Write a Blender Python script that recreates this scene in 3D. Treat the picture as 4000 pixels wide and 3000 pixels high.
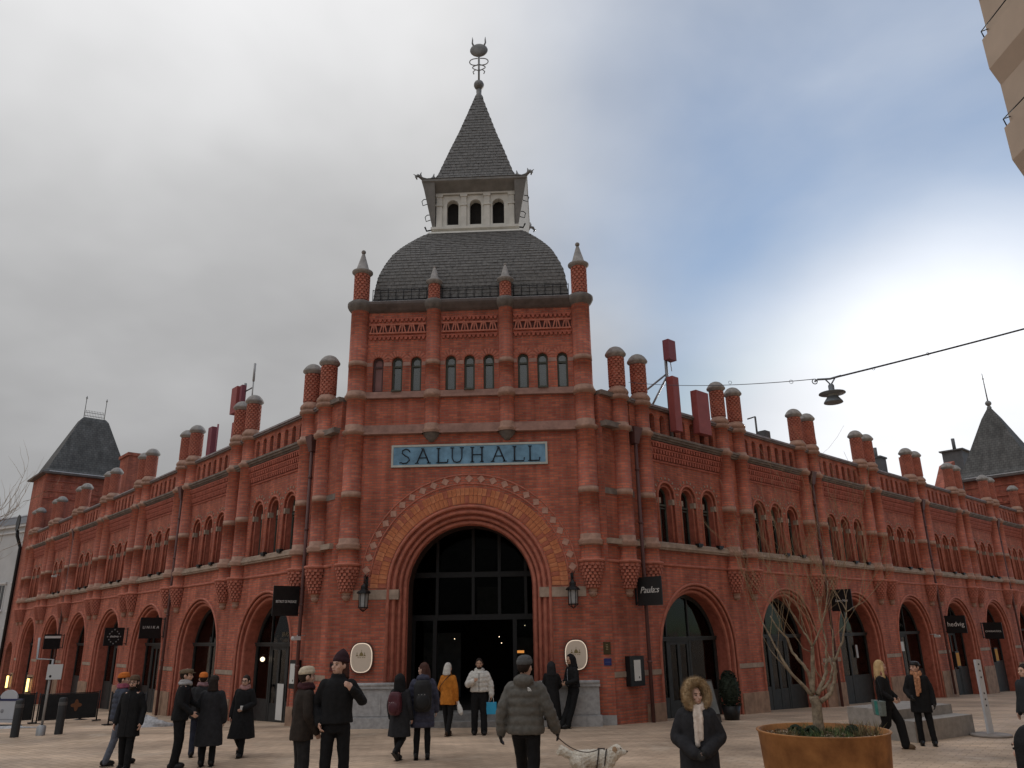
import bpy, bmesh, math, random
import numpy as np
from mathutils import Matrix, Vector
random.seed(7); rng=np.random.default_rng(7)
for o in list(bpy.data.objects): bpy.data.objects.remove(o)
sc=bpy.context.scene; COL=sc.collection
R=math.radians; PI=math.pi; Q=math.sqrt(.5)
# ---------------------------------------------------------------- camera, sky, sun, exposure
CAMH=2.35
cam=bpy.data.objects.new('camera',bpy.data.cameras.new('camera')); COL.objects.link(cam)
cam.data.sensor_width=36; cam.data.sensor_fit='HORIZONTAL'; cam.data.lens=2989.4/4000*36
cam.data.clip_start=.05; cam.data.clip_end=3000
cam.matrix_world=Matrix.Translation((0,0,CAMH))@Matrix.Rotation(R(90+18.047),4,'X')@Matrix.Rotation(R(-.856),4,'Z')
sc.camera=cam
SUN_AZ,SUN_EL=R(31),R(11)          # azimuth to the right of straight ahead
SD=Vector((math.sin(SUN_AZ)*math.cos(SUN_EL),math.cos(SUN_AZ)*math.cos(SUN_EL),math.sin(SUN_EL)))
w=bpy.data.worlds.new('World'); sc.world=w; w.use_nodes=True
def nd(nt,t,**k):
    n=nt.nodes.new(t)
    for a,b in k.items(): setattr(n,a,b)
    return n
def build_sky():
    nt=w.node_tree; nt.nodes.clear(); L=nt.links.new
    def math_(op,a,b=None,c=None,clamp=False):
        n=nd(nt,'ShaderNodeMath',operation=op,use_clamp=clamp)
        for i,x in enumerate((a,b,c)):
            if x is None: continue
            if isinstance(x,(int,float)): n.inputs[i].default_value=x
            else: L(x,n.inputs[i])
        return n.outputs[0]
    def mix(f,a,b):
        n=nd(nt,'ShaderNodeMix',data_type='RGBA')
        for i,x in ((0,f),(6,a),(7,b)):
            if isinstance(x,(int,float)): n.inputs[i].default_value=x
            elif isinstance(x,tuple): n.inputs[i].default_value=(*x,1)
            else: L(x,n.inputs[i])
        return n.outputs[2]
    def ramp(x,lo,hi):
        n=nd(nt,'ShaderNodeMapRange',interpolation_type='SMOOTHSTEP'); L(x,n.inputs[0])
        n.inputs[1].default_value=lo; n.inputs[2].default_value=hi; return n.outputs[0]
    sky=nd(nt,'ShaderNodeTexSky',sky_type='NISHITA',sun_disc=False,sun_elevation=SUN_EL,sun_rotation=SUN_AZ,air_density=1.0,dust_density=.15,ozone_density=3.0)
    skb=nd(nt,'ShaderNodeVectorMath',operation='SCALE'); L(sky.outputs[0],skb.inputs[0]); skb.inputs[3].default_value=.075
    skm=nd(nt,'ShaderNodeVectorMath',operation='MINIMUM'); L(skb.outputs[0],skm.inputs[0]); skm.inputs[1].default_value=(.245,.305,.395)
    tc=nd(nt,'ShaderNodeTexCoord'); nrm=nd(nt,'ShaderNodeVectorMath',operation='NORMALIZE'); L(tc.outputs['Generated'],nrm.inputs[0])
    sep=nd(nt,'ShaderNodeSeparateXYZ'); L(nrm.outputs[0],sep.inputs[0])
    zc=math_('MAXIMUM',sep.outputs[2],0.0); den=math_('ADD',zc,.30)
    px=math_('DIVIDE',sep.outputs[0],den); py=math_('DIVIDE',sep.outputs[1],den)
    cmb=nd(nt,'ShaderNodeCombineXYZ'); L(px,cmb.inputs[0]); L(py,cmb.inputs[1])
    def noise(scale,detail,off,rough=.5,dist=0.):
        m=nd(nt,'ShaderNodeMapping'); L(cmb.outputs[0],m.inputs[0]); m.inputs[1].default_value=off
        n=nd(nt,'ShaderNodeTexNoise'); L(m.outputs[0],n.inputs[0]); n.inputs['Scale'].default_value=scale
        n.inputs['Detail'].default_value=detail; n.inputs['Roughness'].default_value=rough; n.inputs['Distortion'].default_value=dist
        return n.outputs[0]
    n1=noise(.85,5,(3.1,1.7,0)); n2=noise(2.2,5,(7.3,2.2,0),.55,.3); n3=noise(.55,3,(1.2,9.4,0))
    dotn=nd(nt,'ShaderNodeVectorMath',operation='DOT_PRODUCT'); L(nrm.outputs[0],dotn.inputs[0]); dotn.inputs[1].default_value=SD
    glow=math_('POWER',ramp(dotn.outputs['Value'],.93,1.0),1.25)
    # overcast deck: lighter overhead, broad darker swells
    base=math_('MULTIPLY_ADD',zc,.50,.082)
    swell=math_('MULTIPLY_ADD',ramp(n1,.28,.70),.50,.72)
    fine=math_('MULTIPLY_ADD',n2,.24,.88)
    lum=math_('MULTIPLY',math_('MULTIPLY',base,swell),fine)
    lum=math_('MULTIPLY_ADD',glow,.36,lum)
    g=nd(nt,'ShaderNodeCombineColor'); L(lum,g.inputs[0]); L(lum,g.inputs[1]); L(math_('MULTIPLY',lum,1.01),g.inputs[2])
    # the deck breaks up towards the sun side, letting blue show
    brk=math_('ADD',math_('MULTIPLY',sep.outputs[0],1.1),math_('MULTIPLY',math_('SUBTRACT',n3,.5),1.0))
    m_=math_('MULTIPLY',ramp(brk,.05,.45),math_('MULTIPLY_ADD',n2,-.7,1.22),clamp=True)
    m_=math_('MULTIPLY',math_('MULTIPLY',m_,.80),math_('SUBTRACT',1.0,math_('MULTIPLY',glow,.8)))
    col=mix(m_,g.outputs[0],skm.outputs[0])
    bg=nd(nt,'ShaderNodeBackground'); L(col,bg.inputs[0]); bg.inputs[1].default_value=1.0
    out=nd(nt,'ShaderNodeOutputWorld'); L(bg.outputs[0],out.inputs[0])
build_sky()
sun=bpy.data.lights.new('sun','SUN'); sun.energy=.9; sun.angle=R(14); sun.color=(1,.95,.88)
so=bpy.data.objects.new('sun',sun); COL.objects.link(so)
so.rotation_euler=(-SD).to_track_quat('-Z','Y').to_euler()
sc.view_settings.view_transform='Standard'; sc.view_settings.look='None'; sc.view_settings.gamma=1
sc.view_settings.exposure=1.0; sc.view_settings.use_curve_mapping=False
sc.render.engine='CYCLES'
cy=sc.cycles; cy.max_bounces=6; cy.diffuse_bounces=3; cy.glossy_bounces=2; cy.transmission_bounces=3; cy.transparent_max_bounces=8; cy.caustics_reflective=False; cy.caustics_refractive=False
# ---------------------------------------------------------------- helpers
def zg(y):
    if y>22: return -.045*(min(y,75)-22)
    if y>14: return 0.
    return min(.42,.06*(14-y))
CF=2989.4; CP=R(18.047); CR=.01494
def ray(px,py):
    a0,b0=px-2000,py-1500; c,s=math.cos(CR),math.sin(CR)
    a=a0*c-b0*s; b=a0*s+b0*c
    d=(a/CF,-b/CF,1.)
    return Vector((d[0],d[2]*math.cos(CP)-d[1]*math.sin(CP),d[2]*math.sin(CP)+d[1]*math.cos(CP)))
def at(px,py,Y):            # the point a photo pixel shows, at the distance Y its thing stands at
    d=ray(px,py); return Vector((0,0,CAMH))+d*(Y/d.y)
MATS={}
def mat(name,col,rough=.8,metal=0.,noise=0.,nscale=3.,bump=0.,bscale=40.,spec=.3,emit=None,estr=0.,coat=0.,col2=None,objvar=0.):
    if name in MATS: return MATS[name]
    m=bpy.data.materials.new(name); m.use_nodes=True; nt=m.node_tree; L=nt.links.new
    b=nt.nodes['Principled BSDF']; b.inputs['Roughness'].default_value=rough; b.inputs['Metallic'].default_value=metal
    b.inputs['Specular IOR Level'].default_value=spec; b.inputs['Coat Weight'].default_value=coat
    b.inputs['Base Color'].default_value=(*col,1)
    tc=nd(nt,'ShaderNodeTexCoord')
    if noise or col2:
        n=nd(nt,'ShaderNodeTexNoise'); L(tc.outputs['Object'],n.inputs[0]); n.inputs['Scale'].default_value=nscale; n.inputs['Detail'].default_value=6
        n.inputs['Roughness'].default_value=.62
        r=nd(nt,'ShaderNodeMapRange'); L(n.outputs[0],r.inputs[0]); r.inputs[1].default_value=.3; r.inputs[2].default_value=.7
        mx=nd(nt,'ShaderNodeMix',data_type='RGBA'); L(r.outputs[0],mx.inputs[0])
        mx.inputs[6].default_value=(*[c*(1-noise) for c in col],1)
        mx.inputs[7].default_value=(*(col2 or [min(1,c*(1+noise)) for c in col]),1)
        L(mx.outputs[2],b.inputs['Base Color'])
    if bump:
        n=nd(nt,'ShaderNodeTexNoise'); L(tc.outputs['Object'],n.inputs[0]); n.inputs['Scale'].default_value=bscale; n.inputs['Detail'].default_value=4
        bp=nd(nt,'ShaderNodeBump'); bp.inputs['Strength'].default_value=bump; bp.inputs['Distance'].default_value=.02
        L(n.outputs[0],bp.inputs['Height']); L(bp.outputs[0],b.inputs['Normal'])
    if emit: b.inputs['Emission Color'].default_value=(*emit,1); b.inputs['Emission Strength'].default_value=estr
    MATS[name]=m; return m
def brickmat(name,c1,c2,mortar,bw=.25,bh=.077,ms=.011,dirt=.30,bump=.6):
    m=bpy.data.materials.new(name); m.use_nodes=True; nt=m.node_tree; L=nt.links.new
    b=nt.nodes['Principled BSDF']; b.inputs['Roughness'].default_value=.85; b.inputs['Specular IOR Level'].default_value=.25
    tc=nd(nt,'ShaderNodeTexCoord'); br=nd(nt,'ShaderNodeTexBrick'); L(tc.outputs['UV'],br.inputs[0])
    br.offset=.5; br.inputs['Scale'].default_value=1; br.inputs['Mortar Size'].default_value=ms; br.inputs['Mortar Smooth'].default_value=.2
    br.inputs['Brick Width'].default_value=bw; br.inputs['Row Height'].default_value=bh; br.inputs['Bias'].default_value=-.1
    br.inputs['Color1'].default_value=(*c1,1); br.inputs['Color2'].default_value=(*c2,1); br.inputs['Mortar'].default_value=(*mortar,1)
    n=nd(nt,'ShaderNodeTexNoise'); L(tc.outputs['Object'],n.inputs[0]); n.inputs['Scale'].default_value=.55; n.inputs['Detail'].default_value=7; n.inputs['Roughness'].default_value=.65
    r=nd(nt,'ShaderNodeMapRange'); L(n.outputs[0],r.inputs[0]); r.inputs[1].default_value=.3; r.inputs[2].default_value=.7; r.inputs[3].default_value=1-dirt; r.inputs[4].default_value=1+dirt*.75
    n2=nd(nt,'ShaderNodeTexNoise'); mp=nd(nt,'ShaderNodeMapping'); L(tc.outputs['Object'],mp.inputs[0]); mp.inputs[3].default_value=(5,5,.35); L(mp.outputs[0],n2.inputs[0]); n2.inputs['Scale'].default_value=.8; n2.inputs['Detail'].default_value=5
    r2=nd(nt,'ShaderNodeMapRange'); L(n2.outputs[0],r2.inputs[0]); r2.inputs[1].default_value=.35; r2.inputs[2].default_value=.7; r2.inputs[3].default_value=.80; r2.inputs[4].default_value=1.25
    mu=nd(nt,'ShaderNodeMath',operation='MULTIPLY'); L(r.outputs[0],mu.inputs[0]); L(r2.outputs[0],mu.inputs[1])
    vs=nd(nt,'ShaderNodeVectorMath',operation='SCALE'); L(br.outputs[0],vs.inputs[0]); L(mu.outputs[0],vs.inputs[3]); L(vs.outputs[0],b.inputs['Base Color'])
    bp=nd(nt,'ShaderNodeBump'); bp.invert=True; bp.inputs['Strength'].default_value=bump; bp.inputs['Distance'].default_value=.012
    L(br.outputs['Fac'],bp.inputs['Height']); L(bp.outputs[0],b.inputs['Normal'])
    MATS[name]=m; return m
def glassmat(name,rough=.04,trans=.55,ior=1.5):
    m=bpy.data.materials.new(name); m.use_nodes=True; nt=m.node_tree; L=nt.links.new
    nt.nodes.clear(); o=nd(nt,'ShaderNodeOutputMaterial'); g=nd(nt,'ShaderNodeBsdfGlossy'); g.inputs['Roughness'].default_value=rough
    t=nd(nt,'ShaderNodeBsdfTransparent'); t.inputs[0].default_value=(.6,.63,.62,1); f=nd(nt,'ShaderNodeFresnel'); f.inputs[0].default_value=ior
    tc=nd(nt,'ShaderNodeTexCoord'); nz=nd(nt,'ShaderNodeTexNoise'); L(tc.outputs['Object'],nz.inputs[0]); nz.inputs['Scale'].default_value=1.3
    bp=nd(nt,'ShaderNodeBump'); bp.inputs['Strength'].default_value=.06; bp.inputs['Distance'].default_value=.1; L(nz.outputs[0],bp.inputs['Height']); L(bp.outputs[0],g.inputs['Normal'])
    r=nd(nt,'ShaderNodeMapRange'); L(f.outputs[0],r.inputs[0]); r.inputs[1].default_value=0; r.inputs[2].default_value=1; r.inputs[3].default_value=max(0,1-trans-.35); r.inputs[4].default_value=1
    mx=nd(nt,'ShaderNodeMixShader'); L(r.outputs[0],mx.inputs[0]); L(t.outputs[0],mx.inputs[1]); L(g.outputs[0],mx.inputs[2]); L(mx.outputs[0],o.inputs[0])
    MATS[name]=m; return m
BR=brickmat('brick_red',(.50,.142,.086),(.32,.083,.060),(.27,.145,.11))
BRP=brickmat('brick_plain',(.47,.150,.082),(.33,.100,.066),(.24,.12,.09),bump=.3)
STO=mat('sandstone',(.34,.26,.205),.85,noise=.3,nscale=4,bump=.25)
STP=mat('sandstone_pink',(.34,.205,.17),.85,noise=.25,nscale=4,bump=.2)
GRA=mat('granite_grey',(.36,.36,.365),.75,noise=.22,nscale=9,bump=.15,bscale=90)
MOU=mat('moulded_brick',(.38,.112,.076),.8,noise=.3,nscale=5,bump=.2)
MOL=mat('moulded_brick_light',(.44,.155,.108),.8,noise=.25,nscale=5,bump=.2)
SLA=mat('slate',(.10,.10,.10),.7,noise=.3,nscale=7,bump=.3,bscale=25,spec=.4)
LEAD=mat('lead_sheet',(.15,.145,.145),.55,noise=.2,nscale=4,metal=.2)
CAPM=mat('cap_stone_weathered',(.30,.28,.265),.85,noise=.3,nscale=6,bump=.3)
WPA=mat('pale_painted_wood',(.66,.65,.60),.7,noise=.12,nscale=3)
GPA=mat('grey_painted_wood',(.20,.195,.185),.75,noise=.2,nscale=3)
BLK=mat('black_paint',(.012,.012,.013),.45,noise=.3,nscale=8)
DKF=mat('dark_frame',(.03,.032,.032),.5,noise=.3,nscale=5)
FRG=mat('green_grey_frame',(.075,.085,.075),.55,noise=.25,nscale=5)
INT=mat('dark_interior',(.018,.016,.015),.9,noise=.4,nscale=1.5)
IRON=mat('wrought_iron',(.02,.02,.022),.5,metal=.4)
SNOW=mat('snow',(.68,.69,.72),.8,noise=.12,nscale=6,bump=.5,bscale=25)
WHT=mat('white_letter',(.72,.72,.70),.6)
GL=glassmat('window_glass'); GLD=glassmat('shop_glass',trans=.66,ior=1.36); GLE=glassmat('entrance_glass',trans=.66,ior=1.14)
class MB:
    def __init__(s): s.v=[];s.f=[];s.m=[];s.sm=[];s.uv=[]
    def add(s,vs,fs,m=0,smooth=False,uvs=None):
        o=len(s.v); s.v.extend(vs)
        for i,f in enumerate(fs):
            s.f.append([o+k for k in f]); s.m.append(m); s.sm.append(smooth); s.uv.append(uvs[i] if uvs else None)
        return s
    def box(s,x0,x1,y0,y1,z0,z1,m=0):
        if x0>x1:x0,x1=x1,x0
        if y0>y1:y0,y1=y1,y0
        return s.add([(x0,y0,z0),(x1,y0,z0),(x1,y1,z0),(x0,y1,z0),(x0,y0,z1),(x1,y0,z1),(x1,y1,z1),(x0,y1,z1)],
            [(0,3,2,1),(4,5,6,7),(0,1,5,4),(1,2,6,5),(2,3,7,6),(3,0,4,7)],m)
    def hexa(s,b,t,m=0):     # 4 bottom + 4 top points
        return s.add(list(b)+list(t),[(0,3,2,1),(4,5,6,7),(0,1,5,4),(1,2,6,5),(2,3,7,6),(3,0,4,7)],m)
    def lathe(s,prof,n=16,c=(0,0),mats=None,smooth=True,a0=0.,a1=2*PI):
        full=abs(a1-a0-2*PI)<1e-6; k=n if full else n+1
        o=[];fs=[];uv=[];ms=[]
        for r,z in prof:
            for i in range(k):
                a=a0+(a1-a0)*i/n; o.append((c[0]+r*math.cos(a),c[1]+r*math.sin(a),z))
        for j in range(len(prof)-1):
            r=max(.05,(prof[j][0]+prof[j+1][0])/2)
            for i in range(n):
                i2=(i+1)%k
                fs.append((j*k+i,j*k+i2,(j+1)*k+i2,(j+1)*k+i)); t=(a1-a0)*r/n
                uv.append([(i*t,prof[j][1]),((i+1)*t,prof[j][1]),((i+1)*t,prof[j+1][1]),(i*t,prof[j+1][1])])
                ms.append(mats[j] if mats else 0)
        b=len(s.v); s.v.extend(o)
        for f,u,m in zip(fs,uv,ms):
            s.f.append([b+q for q in f]); s.uv.append(u); s.m.append(m); s.sm.append(smooth)
        return s
    def tube(s,pts,rad,n=8,m=0,closed=False,caps=True,flat=None):
        pts=[Vector(p) for p in pts]; N=len(pts)
        rad=[rad]*N if isinstance(rad,(int,float)) else rad
        T=[]
        for i in range(N):
            a=pts[(i-1)%N] if (closed or i>0) else pts[i]; b=pts[(i+1)%N] if (closed or i<N-1) else pts[i]
            t=b-a; T.append(t.normalized() if t.length>1e-9 else Vector((0,0,1)))
        u=T[0].orthogonal().normalized() if flat is None else (Vector(flat)-T[0]*Vector(flat).dot(T[0])).normalized()
        vs=[]
        for i in range(N):
            u=u-T[i]*u.dot(T[i]); u=u.normalized() if u.length>1e-6 else T[i].orthogonal().normalized()
            w_=T[i].cross(u)
            for k in range(n):
                a=2*PI*k/n; vs.append(tuple(pts[i]+(u*math.cos(a)+w_*math.sin(a))*rad[i]))
        fs=[]
        for i in range(N if closed else N-1):
            j=(i+1)%N
            for k in range(n): fs.append((i*n+k,i*n+(k+1)%n,j*n+(k+1)%n,j*n+k))
        if caps and not closed: fs.append(tuple(range(n-1,-1,-1))); fs.append(tuple((N-1)*n+k for k in range(n)))
        return s.add(vs,fs,m,True)
    def ball(s,c,r,m=0,n=12,sc_=(1,1,1)):
        k=max(6,n//2); vs=[];fs=[]
        for j in range(k+1):
            t=PI*j/k
            for i in range(n):
                a=2*PI*i/n; vs.append((c[0]+r*sc_[0]*math.sin(t)*math.cos(a),c[1]+r*sc_[1]*math.sin(t)*math.sin(a),c[2]+r*sc_[2]*math.cos(t)))
        for j in range(k):
            for i in range(n): fs.append((j*n+i,(j+1)*n+i,(j+1)*n+(i+1)%n,j*n+(i+1)%n))
        return s.add(vs,fs,m,True)
    def prism(s,poly,y0,y1,m=0):     # polygon in x,z extruded along y
        n=len(poly); vs=[(x,y0,z) for x,z in poly]+[(x,y1,z) for x,z in poly]
        return s.add(vs,[tuple(range(n)),tuple(range(2*n-1,n-1,-1))]+[(i,i+n,(i+1)%n+n,(i+1)%n) for i in range(n)],m)
    def xf(s,M,start=0):
        for i in range(start,len(s.v)): s.v[i]=tuple(M@Vector(s.v[i]))
        return s
    def mesh(s,name,mats):
        me=bpy.data.meshes.new(name); me.from_pydata(s.v,[],s.f)
        for m in (mats if isinstance(mats,(list,tuple)) else [mats]): me.materials.append(m)
        n=len(s.f); me.polygons.foreach_set('material_index',s.m); me.polygons.foreach_set('use_smooth',s.sm)
        ul=me.uv_layers.new(name='UVMap'); V=np.array(s.v,float).reshape(-1,3); out=[]
        for f,u in zip(s.f,s.uv):
            if u is not None: out.extend(u); continue
            P=V[f]; 
            e1=P[1]-P[0]; e2=P[2]-P[0]; nx,ny,nz=e1[1]*e2[2]-e1[2]*e2[1],e1[2]*e2[0]-e1[0]*e2[2],e1[0]*e2[1]-e1[1]*e2[0]
            h=math.hypot(nx,ny)
            if h<1e-9 or abs(nz)>2.5*h:
                for q in P: out.append((q[0],q[1]))
            else:
                tx,ty=-ny/h,nx/h
                for q in P: out.append((q[0]*tx+q[1]*ty,q[2]))
        ul.data.foreach_set('uv',np.array(out,np.float32).ravel())
        me.update(); return me
    def build(s,name,mats,parent=None,M=None,kind=None):
        return inst(name,s.mesh(name,mats),parent,M,kind)
def inst(name,me,parent=None,M=None,kind=None):
    o=bpy.data.objects.new(name,me); COL.objects.link(o)
    if parent is not None: o.parent=parent
    if M is not None: o.matrix_local=M
    if kind: o['kind']=kind
    return o
def empty(name,loc=(0,0,0),rz=0.):
    o=bpy.data.objects.new(name,None); COL.objects.link(o); o.location=loc; o.rotation_euler=(0,0,rz); o.empty_display_size=.2; return o
def tag(o,label,cat,group=None):
    o['label']=label; o['category']=cat
    if group: o['group']=group
    return o
def T(x=0,y=0,z=0): return Matrix.Translation((x,y,z))
def RZ(a): return Matrix.Rotation(a,4,'Z')
def RY(a): return Matrix.Rotation(a,4,'Y')
def textmesh(s,size,mats,extrude=.004,shear=0.,bold=0.,space=1.,sx=1.):
    c=bpy.data.curves.new('t','FONT'); c.body=s; c.size=size; c.align_x='CENTER'; c.align_y='CENTER'; c.extrude=extrude; c.shear=shear; c.offset=bold; c.space_character=space; c.resolution_u=3
    o=bpy.data.objects.new('t',c); COL.objects.link(o); dg=bpy.context.evaluated_depsgraph_get(); dg.update()
    me=bpy.data.meshes.new_from_object(o.evaluated_get(dg)); bpy.data.objects.remove(o)
    me.transform(Matrix.Rotation(PI/2,4,'X')@Matrix.Diagonal((sx,1,1,1)))      # stands in x,z facing -y
    me.materials.clear(); me.materials.append(mats); return me
def arcpts(cx,cz,r,n=24,a0=0.,a1=PI): return [(cx+r*math.cos(a0+(a1-a0)*i/n),cz+r*math.sin(a0+(a1-a0)*i/n)) for i in range(n+1)]
def wall(mb,x0,x1,z0,z1,ops,y0,depth,m=0,mr=None,n=12):
    """front face at y0 with round-arched openings (cx,half,zbottom,zspring[,top]) and reveals going back by depth"""
    mr=m if mr is None else mr
    xs=[x0]
    for cx,h,zb,zs,*_ in sorted(ops):
        xs+= [cx-h*math.cos(PI*i/n) for i in range(n+1)]
    xs.append(x1); xs=sorted(set(round(x,5) for x in xs))
    for a,b in zip(xs,xs[1:]):
        if b-a<1e-6: continue
        mid=(a+b)/2; op=next((o for o in ops if abs(mid-o[0])<o[1]),None)
        def q(pts): mb.add([(x,y0,z) for x,z in pts],[tuple(range(len(pts)))],m)
        if op is None: q([(a,z0),(b,z0),(b,z1),(a,z1)])
        else:
            cx,h,zb,zs=op[:4]; rise=op[4]-zs if len(op)>4 else h
            f=lambda x: zs+rise*math.sqrt(max(0,1-((x-cx)/h)**2))
            if zb>z0: q([(a,z0),(b,z0),(b,zb),(a,zb)])
            q([(a,f(a)),(b,f(b)),(b,z1),(a,z1)])
    for op in ops:
        cx,h,zb,zs=op[:4]; rise=op[4]-zs if len(op)>4 else h
        P=[(cx+h,zb),(cx+h,zs)]+[(cx+h*math.cos(PI*i/n),zs+rise*math.sin(PI*i/n)) for i in range(1,n)]+[(cx-h,zs),(cx-h,zb)]
        for (xa,za),(xb,zb_) in zip(P,P[1:]+P[:1]):
            mb.add([(xa,y0,za),(xb,y0,zb_),(xb,y0+depth,zb_),(xa,y0+depth,za)],[(0,1,2,3)],mr)
    return mb
def archroll(mb,cx,zc,r,y,rad,zb,m=0,n=20,seg=8):
    P=[(cx+r,y,zb),(cx+r,y,zc)]+[(cx+r*math.cos(PI*i/n),y,zc+r*math.sin(PI*i/n)) for i in range(1,n)]+[(cx-r,y,zc),(cx-r,y,zb)]
    return mb.tube(P,rad,seg,m,flat=(0,1,0))
def archflat(mb,cx,zc,r0,r1,y0,y1,zb,m=0,n=20):
    """flat ring between radii with jambs, front at y0, back y1"""
    I=[(cx+r0,zb)]+[(cx+r0*math.cos(PI*i/n),zc+r0*math.sin(PI*i/n)) for i in range(n+1)]+[(cx-r0,zb)]
    O=[(cx+r1,zb)]+[(cx+r1*math.cos(PI*i/n),zc+r1*math.sin(PI*i/n)) for i in range(n+1)]+[(cx-r1,zb)]
    for k in range(len(I)-1):
        a,b,c,d=I[k],I[k+1],O[k+1],O[k]
        mb.add([(a[0],y0,a[1]),(d[0],y0,d[1]),(c[0],y0,c[1]),(b[0],y0,b[1])],[(0,1,2,3)],m)
        mb.add([(a[0],y0,a[1]),(b[0],y0,b[1]),(b[0],y1,b[1]),(a[0],y1,a[1])],[(0,1,2,3)],m)
        mb.add([(d[0],y0,d[1]),(d[0],y1,d[1]),(c[0],y1,c[1]),(c[0],y0,c[1])],[(0,1,2,3)],m)
    return mb
# ---------------------------------------------------------------- ground
def groundmat():
    m=bpy.data.materials.new('plaza_paving'); m.use_nodes=True; nt=m.node_tree; L=nt.links.new
    b=nt.nodes['Principled BSDF']; tc=nd(nt,'ShaderNodeTexCoord')
    def noise(s,d,sc3=(1,1,1)):
        mp=nd(nt,'ShaderNodeMapping'); L(tc.outputs['Object'],mp.inputs[0]); mp.inputs[3].default_value=sc3
        n=nd(nt,'ShaderNodeTexNoise'); L(mp.outputs[0],n.inputs[0]); n.inputs['Scale'].default_value=s; n.inputs['Detail'].default_value=d; n.inputs['Roughness'].default_value=.6; return n.outputs[0]
    def mr(x,a,b_,c,d):
        r=nd(nt,'ShaderNodeMapRange'); L(x,r.inputs[0])
        for i,v in enumerate((a,b_,c,d)): r.inputs[i+1].default_value=v
        return r.outputs[0]
    br=nd(nt,'ShaderNodeTexBrick'); mp=nd(nt,'ShaderNodeMapping'); L(tc.outputs['Object'],mp.inputs[0]); mp.inputs[2].default_value=(0,0,R(38)); L(mp.outputs[0],br.inputs[0])
    br.inputs['Scale'].default_value=1; br.inputs['Brick Width'].default_value=.32; br.inputs['Row Height'].default_value=.16; br.inputs['Mortar Size'].default_value=.012; br.inputs['Mortar Smooth'].default_value=.4
    br.inputs['Color1'].default_value=(.62,.465,.335,1); br.inputs['Color2'].default_value=(.53,.395,.285,1); br.inputs['Mortar'].default_value=(.41,.305,.22,1)
    big=mr(noise(.35,7),.32,.68,.58,1.25); st=mr(noise(1.1,6,(.25,1.6,1)),.35,.7,.78,1.15)
    mu=nd(nt,'ShaderNodeMath',operation='MULTIPLY'); L(big,mu.inputs[0]); L(st,mu.inputs[1])
    vs=nd(nt,'ShaderNodeVectorMath',operation='SCALE'); L(br.outputs[0],vs.inputs[0]); L(mu.outputs[0],vs.inputs[3])
    # trodden grit and salt left by the thaw
    gr=mr(noise(.8,8),.58,.75,0,.55); mx=nd(nt,'ShaderNodeMix',data_type='RGBA'); L(gr,mx.inputs[0]); L(vs.outputs[0],mx.inputs[6]); mx.inputs[7].default_value=(.66,.56,.45,1)
    L(mx.outputs[2],b.inputs['Base Color'])
    wet=mr(noise(.5,5),.42,.6,.5,.92); L(wet,b.inputs['Roughness']); b.inputs['Specular IOR Level'].default_value=.35
    bp=nd(nt,'ShaderNodeBump'); bp.invert=True; bp.inputs['Strength'].default_value=.5; bp.inputs['Distance'].default_value=.01; L(br.outputs['Fac'],bp.inputs['Height'])
    bp2=nd(nt,'ShaderNodeBump'); bp2.inputs['Strength'].default_value=.35; bp2.inputs['Distance'].default_value=.03; L(noise(9,5),bp2.inputs['Height']); L(bp.outputs[0],bp2.inputs['Normal']); L(bp2.outputs[0],b.inputs['Normal'])
    return m
GM=groundmat()
ys=[-60,-20,0,4,7,8,9,10,11,12,13,14,15,16,17,18,19,20,21,22,23,25,28,32,36,42,50,60,75,120,300,900]
xs=[-900,-300,-120,-60,-40,-30,-20,-15,-10,-5,0,5,10,15,20,30,40,60,120,300,900]
mb=MB(); mb.add([(x,y,zg(y)) for y in ys for x in xs],[(j*len(xs)+i,j*len(xs)+i+1,(j+1)*len(xs)+i+1,(j+1)*len(xs)+i) for j in range(len(ys)-1) for i in range(len(xs)-1)])
g=mb.build('ground',GM,kind='structure')
# ---------------------------------------------------------------- market hall
HX,HY,PHI=-1.3062,22.3251,.0457
P,U0,V0,DD=5.549,4.5606,.5917,1.08
hall=empty('market_hall',(HX,HY,0),-PHI)
tag(hall,'red brick market hall with arched entrance, slate dome and SALUHALL sign','building')
HM=T(HX,HY,0)@RZ(-PHI)
def WM(side,s,z=0.): return T(side*U0,V0,0)@RZ(side*PI/4)@T(side*s,0,z)
def hw(u,v,z=0.): return HM@Vector((u,v,z))
def ww(side,s,off,z=0.): return HM@(WM(side,s)@Vector((0,-off,z)))
# ---- tower front
mb=MB(); wall(mb,-3.97,3.97,-1.,8.3,[(0,2.3,-1.,3.6)],0,.10,n=40)
mb.build('tower_wall',BR,hall)
mb=MB()
for r0,r1,y in ((2.14,2.3,.09),(1.99,2.15,.20),(1.88,2.0,.31),(1.78,1.89,.42)): archflat(mb,0,3.6,r0,r1,y,y+.14,.0,0,36)
for r,y,rad in ((2.30,.02,.05),(2.15,.10,.062),(2.0,.21,.055),(1.87,.32,.062)): archroll(mb,0,3.6,r,y,rad,0.,1,36)
archflat(mb,0,3.6,1.775,1.79,.42,1.1,.0,2,36)
mb.build('entrance_arch_moulding',[MOU,MOL,mat('dark_wood_reveal',(.05,.03,.025),.7)],hall)
# stone band at the springing, wrapping the mouldings
mb=MB()
for s in(-1,1):
    mb=MB(); mb.prism([(s*1.99,3.31),(s*3.3,3.31),(s*3.3,3.58),(s*1.99,3.58)][::s],-.012,.2); mb.build('stone_band',STO,hall)
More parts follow.
